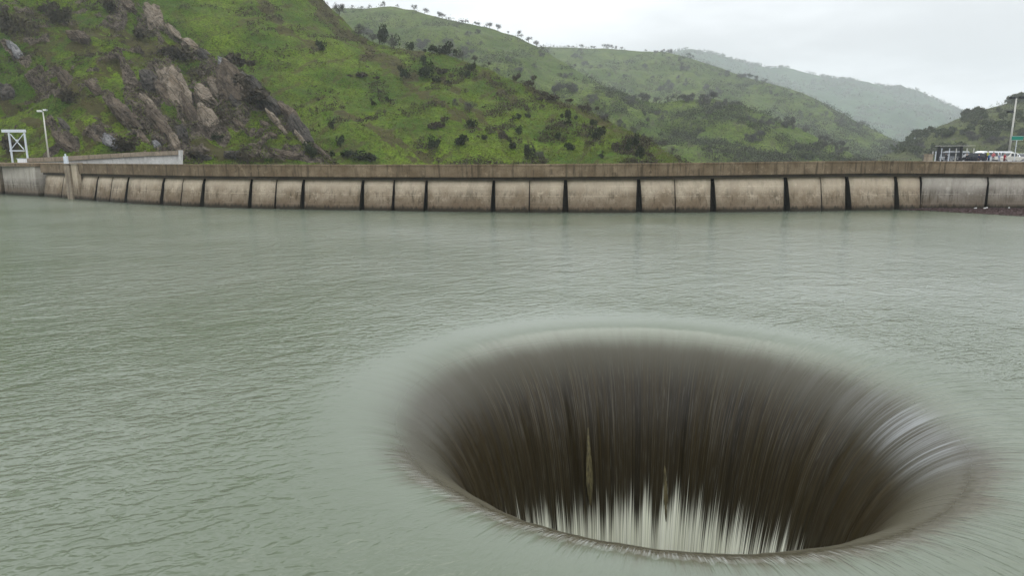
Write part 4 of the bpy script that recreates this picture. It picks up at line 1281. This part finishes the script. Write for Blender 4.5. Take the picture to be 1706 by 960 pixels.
# ------------------------------------------------------------------ right end: car park, fence, vehicles, people
zR = crest_z(1620)
pk = MB()
pa, pb, pc_, pd = dam_pt(1562, 5.6), dam_pt(1985, 5.6), dam_pt(1985, 60), dam_pt(1562, 60)
ZP = zR - 0.35
lot = MB().hexa([(q[0], q[1], -35) for q in (pa, pb, pc_, pd)], [(q[0], q[1], ZP) for q in (pa, pb, pc_, pd)]).build('parking_lot', paint('lot_asphalt', (0.06, 0.06, 0.058), 0.9, 0, 0.2, 2), None)
tag(lot, kind='structure')
kb = MB().hexa([(*dam_pt(p, o_), ZP + 0.004) for p, o_ in ((1566, 5.7), (1980, 5.7), (1980, 6.1), (1566, 6.1))], [(*dam_pt(p, o_), ZP + 0.40) for p, o_ in ((1566, 5.7), (1980, 5.7), (1980, 6.1), (1566, 6.1))]).build('low_wall', M['wing_pale'], None)
tag(kb, 'low cream wall along the front of the car park', 'wall')

def lotp(x, y, back=10.0):
    Y = float(dam_pt(x, back)[1]); p = at(x, y, Y)
    return np.array([p[0], Y, ZP])

# dark railing with posts
r0 = lotp(1556, 268, 9); r1 = lotp(1622, 268, 9)
rail = empty('railing', tuple(r0), 0, 'dark railing with thick black posts at the right end of the dam', 'railing')
def rl(x, y=None, z=None):
    p = lotp(x, 260, 9)
    if y is not None: z = at(x, y, p[1])[2] - ZP
    return (p[0] - r0[0], p[1] - r0[1], z)
for x in (1562.5, 1600.5):
    MB().beam((*rl(x, z=0)[:2], 0), rl(x, 243.5), 0.30, 0.30).build('post', M['dark_metal'], rail)
for x in (1553.5, 1558.5, 1567.5, 1580.5, 1592, 1610, 1621):
    MB().bar((*rl(x, z=0)[:2], 0), rl(x, 247 if x > 1560 else 252), 0.09, 8).build('picket_post', M['steel'] if x in (1558.5, 1567.5, 1580.5) else M['pole'], rail)
MB().beam(rl(1556, 243), rl(1623, 242.5), 0.07).build('top_rail', M['pole'], rail)
MB().beam(rl(1553, 256), rl(1623, 255), 0.10).build('mid_rail', M['dark_metal'], rail)
mesh_p = MB()
for x in np.arange(1563.5, 1600, 1.6):
    mesh_p.bar(rl(x, 265), rl(x, 244.5), 0.03, 4)
for y in np.arange(245, 264, 1.6):
    mesh_p.bar(rl(1563, y), rl(1600, y), 0.025, 4)
mesh_p.build('mesh_panel', M['dark_metal'], rail)
stub = lotp(1546, 268, 7)
MB_ = MB().box((0, 0, 0.75), (1.1, 0.9, 1.5), 0, 0.05).box((0, 0, 1.56), (1.25, 1.05, 0.12), 0, 0.02)
o = MB_.build('concrete_post', M['wing'], None); o.location = stub; tag(o, 'short square concrete post left of the dark railing', 'post')


def car(name, loc, rz, kind, paint_m, label, cat):
    o = empty(name, loc, rz, label, cat)
    if kind == 'van':
        L, Wd, prof = 5.2, 1.95, [(-2.6, 0.35), (-2.6, 1.9), (-2.5, 2.15), (1.0, 2.18), (1.65, 1.95), (2.2, 1.15), (2.58, 1.0), (2.62, 0.4)]
        win = [(-2.3, -1.2, 1.25, 1.9), (-1.1, 0.0, 1.25, 1.9), (0.1, 1.35, 1.25, 1.9)]; ws = ((1.72, 1.85), (2.17, 1.2)); zb = 1.2
    elif kind == 'pickup':
        L, Wd, prof = 5.6, 1.95, [(-2.8, 0.5), (-2.8, 1.15), (-0.6, 1.15), (-0.5, 1.85), (0.6, 1.87), (1.25, 1.2), (2.65, 1.08), (2.8, 0.5)]
        win = [(-0.4, 0.1, 1.22, 1.75), (0.18, 0.75, 1.22, 1.75)]; ws = ((0.68, 1.8), (1.22, 1.25)); zb = 1.2
    else:
        L, Wd, prof = 4.7, 1.88, [(-2.3, 0.4), (-2.35, 1.05), (-2.15, 1.65), (-1.7, 1.75), (0.3, 1.76), (1.1, 1.1), (2.2, 0.95), (2.35, 0.45)]
        win = [(-2.0, -1.15, 1.1, 1.6), (-1.05, -0.2, 1.1, 1.6), (-0.1, 0.65, 1.1, 1.55)]; ws = ((0.38, 1.7), (1.06, 1.15)); zb = 1.1
    def hw(z): return Wd / 2 * (1 - 0.16 * max(0, (z - zb) / 0.8)) if z > zb else Wd / 2 * (0.97 if z < 0.6 else 1)
    bm = bmesh.new()
    ys = (-1, -0.92, 0.92, 1)
    rows = [[bm.verts.new((x * (1 if abs(s) < 1 else 0.985), s * hw(z), z - (0.0 if abs(s) < 1 else 0.03))) for x, z in prof] for s in ys]
    for i in range(3):
        for j in range(len(prof)):
            k = (j + 1) % len(prof)
            bm.faces.new((rows[i][j], rows[i + 1][j], rows[i + 1][k], rows[i][k]))
    bm.faces.new(rows[0]); bm.faces.new(rows[-1][::-1])
    bmesh.ops.recalc_face_normals(bm, faces=bm.faces[:])
    me = bpy.data.meshes.new('body'); bm.to_mesh(me); bm.free()
    link('body', me, paint_m, o)
    for s in (-1, 1):
        for (x0, x1, z0, z1) in win:
            m = MB(); w0, w1 = hw(z0) + 0.004, hw(z1) + 0.004
            m.hexa([(x0, s * (w0 - .03), z0), (x1, s * (w0 - .03), z0), (x1, s * w0, z0), (x0, s * w0, z0)], [(x0 + .06, s * (w1 - .03), z1), (x1 - .06, s * (w1 - .03), z1), (x1 - .06, s * w1, z1), (x0 + .06, s * w1, z1)])
            m.build('window', M['glass'], o)
    (xa, za), (xb, zb2) = ws
    m = MB(); m.hexa([(xb + .01, -hw(zb2) * .88, zb2), (xb + .01, hw(zb2) * .88, zb2), (xb + .05, hw(zb2) * .88, zb2 + .02), (xb + .05, -hw(zb2) * .88, zb2 + .02)],
                     [(xa - .0, -hw(za) * .88, za), (xa - .0, hw(za) * .88, za), (xa + .05, hw(za) * .88, za + .02), (xa + .05, -hw(za) * .88, za + .02)])
    m.build('windscreen', M['glass'], o)
    xr = prof[1][0]
    if kind != 'pickup':
        MB().box((xr - 0.01, 0, zb + 0.35), (0.06, Wd * 0.72, 0.5), 0, 0.01).build('rear_window', M['glass'], o)
    for s in (-1, 1):
        MB().box((prof[-1][0] - 0.03, s * Wd * 0.36, 0.78), (0.12, 0.34, 0.2), 0, 0.03).build('headlight', M['lamp'], o)
        MB().box((xr - 0.0, s * Wd * 0.42, 0.95), (0.08, 0.18, 0.34), 0, 0.02).build('tail_light', M['red_lens'], o)
        for x in (-L * 0.30, L * 0.31):
            w_ = MB().bar((x, s * (Wd / 2 - 0.2), 0.36), (x, s * (Wd / 2 + 0.02), 0.36), 0.36, 20).build('wheel', M['rubber'], o)
            MB().bar((x, s * (Wd / 2 - 0.1), 0.36), (x, s * (Wd / 2 + 0.03), 0.36), 0.21, 14).build('rim', M['rim'], w_)
    MB().box((prof[-1][0] + 0.0, 0, 0.5), (0.16, Wd * 0.95, 0.22), 0, 0.04).build('bumper', M['dark_metal'], o)
    return o


car('parked_car', tuple(lotp(1618, 260, 13)), math.radians(-115), 'suv', M['silver_paint'], 'silver grey estate car with dark front nearest the dark railing', 'car')
car('parked_car', tuple(lotp(1616, 262, 9.5) + [0, 0, 0]), math.radians(172), 'suv', M['dark_paint'], 'black car parked behind the low wall right of the railing', 'car')
car('parked_van', tuple(lotp(1640, 260, 15)), math.radians(200), 'van', M['white_paint'], 'white van parked behind the people at the left of the car park', 'van')
car('parked_van', tuple(lotp(1670, 260, 18)), math.radians(8), 'van', M['white_paint'], 'white van parked in the middle behind the person in red', 'van')
car('parked_van', tuple(lotp(1588, 260, 15)), math.radians(186), 'van', M['silver_paint'], 'grey van standing behind the dark railing', 'van')
car('pickup_truck', tuple(lotp(1684, 260, 13)), math.radians(185), 'pickup', M['cream_paint'], 'cream white pickup truck parked at the right beneath the green sign', 'truck')
car('parked_car', tuple(lotp(1699, 260, 20)), math.radians(-80), 'suv', M['white_paint'], 'white car parked facing the lake behind the pickup truck', 'car')


def skin_figure(pose, lab, top_c, leg_c, loc, rz, hair=True, hgt=1.72):
    """one continuous standing body grown with a skin modifier"""
    s = hgt / 1.75
    J = [((0, 0, .96), .135), ((0, 0, 1.18), .125), ((0, 0, 1.38), .14), ((0, 0, 1.50), .06), ((0, 0, 1.63), .095), ((0, 0.01, 1.70), .075)]
    E_ = [(0, 1), (1, 2), (2, 3), (3, 4), (4, 5)]
    for sd in (-1, 1):
        k = len(J)
        bend = pose.get('arm', 0.1); fwd = pose.get('fwd', 0.05)
        J += [((sd * .18, 0, 1.40), .062), ((sd * (.22 + bend * .4), -fwd, 1.13), .048), ((sd * (.22 + bend * .2), -fwd * 3.2 - .03, .92 + fwd * 1.1), .036), ((sd * (.21 + bend * .1), -fwd * 4.2 - .05, .83 + fwd * 1.7), .036)]
        E_ += [(2, k), (k, k + 1), (k + 1, k + 2), (k + 2, k + 3)]
        k = len(J)
        st = pose.get('step', 0.0) * sd
        J += [((sd * .10, 0, .88), .098), ((sd * .11, -st * .5 - .02, .49), .066), ((sd * .11, -st + .02, .09), .043), ((sd * .12, -st - .13, .04), .04)]
        E_ += [(0, k), (k, k + 1), (k + 1, k + 2), (k + 2, k + 3)]
    me = bpy.data.meshes.new('body')
    me.from_pydata([tuple(c * s for c in j[0]) for j in J], E_, [])
    tmp = bpy.data.objects.new('tmp', me); COL.objects.link(tmp)
    md = tmp.modifiers.new('s', 'SKIN'); md.use_smooth_shade = True
    sv = me.skin_vertices[0].data
    for i, j in enumerate(J):
        sv[i].radius = (j[1] * s, j[1] * s * 0.85); sv[i].use_root = (i == 0)
    sb = tmp.modifiers.new('b', 'SUBSURF'); sb.levels = 1; sb.render_levels = 1
    dg = bpy.context.evaluated_depsgraph_get()
    new = bpy.data.meshes.new_from_object(tmp.evaluated_get(dg))
    bpy.data.objects.remove(tmp)
    new.name = 'person'
    new.materials.clear()
    for m_ in (top_c, leg_c, M['skin']): new.materials.append(m_)
    for p in new.polygons:
        c = p.center
        z = c.z / s
        p.material_index = 2 if (z > 1.46 or (abs(c.x) / s > .17 and z < 0.90 + pose.get('fwd', .05) * 1.6 and z > 0.6)) else (0 if z > 0.93 else 1)
        p.use_smooth = True
    o = bpy.data.objects.new('person', new); COL.objects.link(o)
    o.location = loc; o.rotation_euler = (0, 0, rz)
    tag(o, lab, 'person')
    hm = bmesh.new(); bmesh.ops.create_icosphere(hm, subdivisions=2, radius=1)
    for v in hm.verts:
        v.co = Vector((v.co.x * .105, v.co.y * .115 + .02, max(v.co.z, -.35 if v.co.y > 0 else .25) * .115 + 1.685)) * s
    h = bpy.data.meshes.new('hair'); hm.to_mesh(h); hm.free()
    link('hair', h, M['hair'], o)
    nz_ = MB().bar((0, -.085 * s, 1.655 * s), (0, -.125 * s, 1.625 * s), .012 * s, 6, .02 * s).build('nose', M['skin'], o)
    return o


def person(x, top, leg, pose, lab, rz=0, hgt=1.72, back=6.9, up=0.0):
    p = lotp(x, 260, back)
    return skin_figure(pose, lab, top, leg, (p[0], p[1], ZP + up), rz, True, hgt)


person(1648, cloth('blue_jacket', (0.02, 0.11, 0.26)), cloth('navy_trousers', (0.015, 0.02, 0.05)), {'fwd': .09}, 'person in a blue jacket standing at the low wall', 0.3, 1.7)
person(1655, cloth('pink_coat', (0.55, 0.16, 0.17)), cloth('grey_trousers', (0.12, 0.12, 0.14)), {'step': .12}, 'person in a pink coat beside the blue jacket', -0.4, 1.74, 7.6, 0.25)
person(1645.5, cloth('lime_jacket', (0.42, 0.45, 0.08)), cloth('black_trousers', (0.02, 0.02, 0.025)), {'arm': .2}, 'person in a lime yellow jacket in front of the white van', 0.1, 1.8, 9.2, 0.35)
person(1665, cloth('grey_blue_coat', (0.22, 0.26, 0.36)), cloth('pale_trousers', (0.4, 0.42, 0.48)), {'fwd': .06}, 'person in a grey blue coat between the pink coat and the red coat', 0.0, 1.7)
person(1674, cloth('red_coat', (0.30, 0.015, 0.035)), cloth('dark_red_trousers', (0.12, 0.01, 0.02)), {'step': .1}, 'person in a dark red coat at the low wall before the pickup', 0.2, 1.7)
person(1611, cloth('black_coat', (0.02, 0.02, 0.028)), cloth('black_jeans', (0.015, 0.015, 0.02)), {'arm': .15}, 'person in black standing right of the railing by the black car', 0.2, 1.66)
person(1576, cloth('charcoal_coat', (0.04, 0.04, 0.045)), cloth('charcoal_trousers', (0.03, 0.03, 0.035)), {'fwd': .08}, 'person in charcoal behind the mesh of the dark railing', 0.1, 1.78, 11.0, 0.004)
person(1631, cloth('navy_coat', (0.02, 0.022, 0.06)), cloth('brown_trousers', (0.09, 0.06, 0.04)), {'fwd': .07}, 'person in a navy coat left of the blue jacket', -0.1, 1.6)

# flood light mast and road sign
floodlight('lamp_post', 1693.5, 163.5, float(dam_pt(1690, 26)[1]), ZP, [(-0.95, 0.1, 0.85, 'black'), (0.95, 0.2, 0.85, 'black'), (-1.0, -2.6, 1.0, 'black')], 'tall grey floodlight mast with dark lamps over the car park at the right', 0.22)
sp_ = lotp(1690.5, 260, 11)
sg = empty('road_sign', tuple(sp_), math.radians(-4), 'green road sign on a thin pole over the car park', 'sign')
zt, zb_ = at(1690, 226.5, sp_[1])[2] - ZP, at(1690, 233.5, sp_[1])[2] - ZP
MB().bar((0, 0, 0), (0, 0, zt), 0.06, 8).build('pole', M['steel'], sg)
hh = zt - zb_
MB().box((0, -0.09, (zt + zb_) / 2), (2.0, 0.03, hh), 0, 0.01).build('sign_panel', M['sign_green'], sg)
bd = MB()
for z_ in (zb_ + 0.03, zt - 0.03): bd.box((0, -0.11, z_), (1.96, 0.012, 0.03))
bd.build('sign_border', M['sign_white'], sg)

# ------------------------------------------------------------------ debris along the wall at the right
t = NT('driftwood')
rn = t.noise(t.pos(), 3.0, 4, 0.7)
M['drift'] = t.bsdf(t.mix(t.mapr(rn, 0.35, 0.65), (0.035, 0.022, 0.020), (0.115, 0.082, 0.078)), 0.9, 0, None, 0.1)
rnd = np.random.default_rng(8)
n = 13000
xs = 1500 + (1990 - 1500) * rnd.random(n)
wid = np.interp(xs, [1500, 1533, 1560, 1600, 1640, 1706, 1990], [0.3, 3.0, 7.5, 13.0, 18.0, 25.0, 29.0])
off = -wid * rnd.random(n) ** 1.3
C = np.array([[*dam_pt(a, b + 0.15), 0] for a, b in zip(xs, off)])
C[:, 2] = 0.02 + 0.22 * rnd.random(n) * np.clip(1 + off / wid, 0.1, 1)
th = rnd.random(n) * PI; L = 0.10 + 0.45 * rnd.random(n) ** 3
w = 0.035 + 0.06 * rnd.random(n)
d = np.stack([np.cos(th), np.sin(th), rnd.normal(size=n) * 0.12], -1); s = np.stack([-np.sin(th), np.cos(th), np.zeros(n)], -1)
up_ = np.array([0, 0, 1.0])
corn = []
for a in (-1, 1):
    for b in (-1, 1):
        for c_ in (-1, 1):
            corn.append(C + d * (a * L)[:, None] + s * (b * w)[:, None] + up_ * (c_ * w * 0.7)[:, None])
V = np.stack(corn, 1).reshape(-1, 3)
cube = np.array([[0, 1, 3, 2], [4, 6, 7, 5], [0, 4, 5, 1], [2, 3, 7, 6], [0, 2, 6, 4], [1, 5, 7, 3]])
F = (np.arange(n)[:, None, None] * 8 + cube[None]).reshape(-1, 4)
o = link('debris', np_mesh('debris', V, F, False), M['drift']); tag(o, 'raft of brown driftwood debris on the water at the right end of the dam', 'debris', kind='stuff')
# mat under the raft
mp = [1500, 1533, 1560, 1600, 1640, 1706, 1990]; mw = [0.2, 2.4, 6.2, 10.8, 15.2, 22.0, 26.0]
vv = []; ff = []
for i, x in enumerate(np.linspace(1500, 1990, 90)):
    w_ = np.interp(x, mp, mw) * (0.85 + 0.25 * vnoise(np.array([x / 14.0]), np.array([0.3]))[0])
    for k in range(6):
        q = dam_pt(x, 0.2 - w_ * k / 5)
        vv.append((q[0], q[1], 0.02 + (0.16 * (1 - k / 5) if k < 5 else -0.03) + 0.05 * vnoise(np.array([x / 6.0]), np.array([k * 1.3]))[0]))
F = grid_faces(90, 6)
o = link('mud', np_mesh('mud', np.array(vv), F, True), M['drift']); tag(o, 'brown mud bank under the driftwood at the right end of the dam', 'mud', kind='stuff')
for i, (x, off_) in enumerate(((1614, -1.6), (1629, -1.7), (1640, -0.6), (1675, -0.8))):
    q = dam_pt(x, off_)
    o = link('bottle', bpy.data.meshes.new('x'), None)
    bpy.data.objects.remove(o)
    o = MB().bar((-.16, 0, 0), (.12, 0, 0), .09, 10).bar((.12, 0, 0), (.2, 0, 0), .09, 10, .035).bar((.2, 0, 0), (.27, 0, 0), .035, 8).build('bottle', M['litter'], None)
    o.location = (q[0], q[1], 0.36); o.rotation_euler = (0.1, 0.15, random.uniform(0, 3))
    tag(o, 'pale plastic bottle washed onto the driftwood debris', 'bottle', 'pale litter on the driftwood')

# ------------------------------------------------------------------ air
hz = MB().box((0, 2180, 275), (7000, 4560, 636)).build('haze', None, None)
tag(hz, kind='stuff')
t = NT('haze_air'); 
pv = t.new('ShaderNodeVolumePrincipled')
pv.inputs['Color'].default_value = (0.90, 0.96, 1.0, 1); pv.inputs['Density'].default_value = 0.00016
pv.inputs['Anisotropy'].default_value = 0.2
t.l.new(pv.outputs[0], t.out.inputs['Volume'])
hz.data.materials.append(t.m)
hz.display_type = 'WIRE'

# ------------------------------------------------------------------ render settings
SC.render.engine = 'CYCLES'
SC.cycles.use_denoising = True
SC.cycles.denoising_input_passes = 'RGB_ALBEDO_NORMAL'
SC.cycles.denoising_prefilter = 'ACCURATE'
try: SC.cycles.denoiser = 'OPENIMAGEDENOISE'
except Exception: pass
SC.cycles.max_bounces = 6; SC.cycles.diffuse_bounces = 2; SC.cycles.glossy_bounces = 3
SC.cycles.transmission_bounces = 2; SC.cycles.volume_bounces = 2; SC.cycles.transparent_max_bounces = 4
SC.cycles.caustics_reflective = False; SC.cycles.caustics_refractive = False
SC.cycles.sample_clamp_indirect = 4
SC.render.film_transparent = False
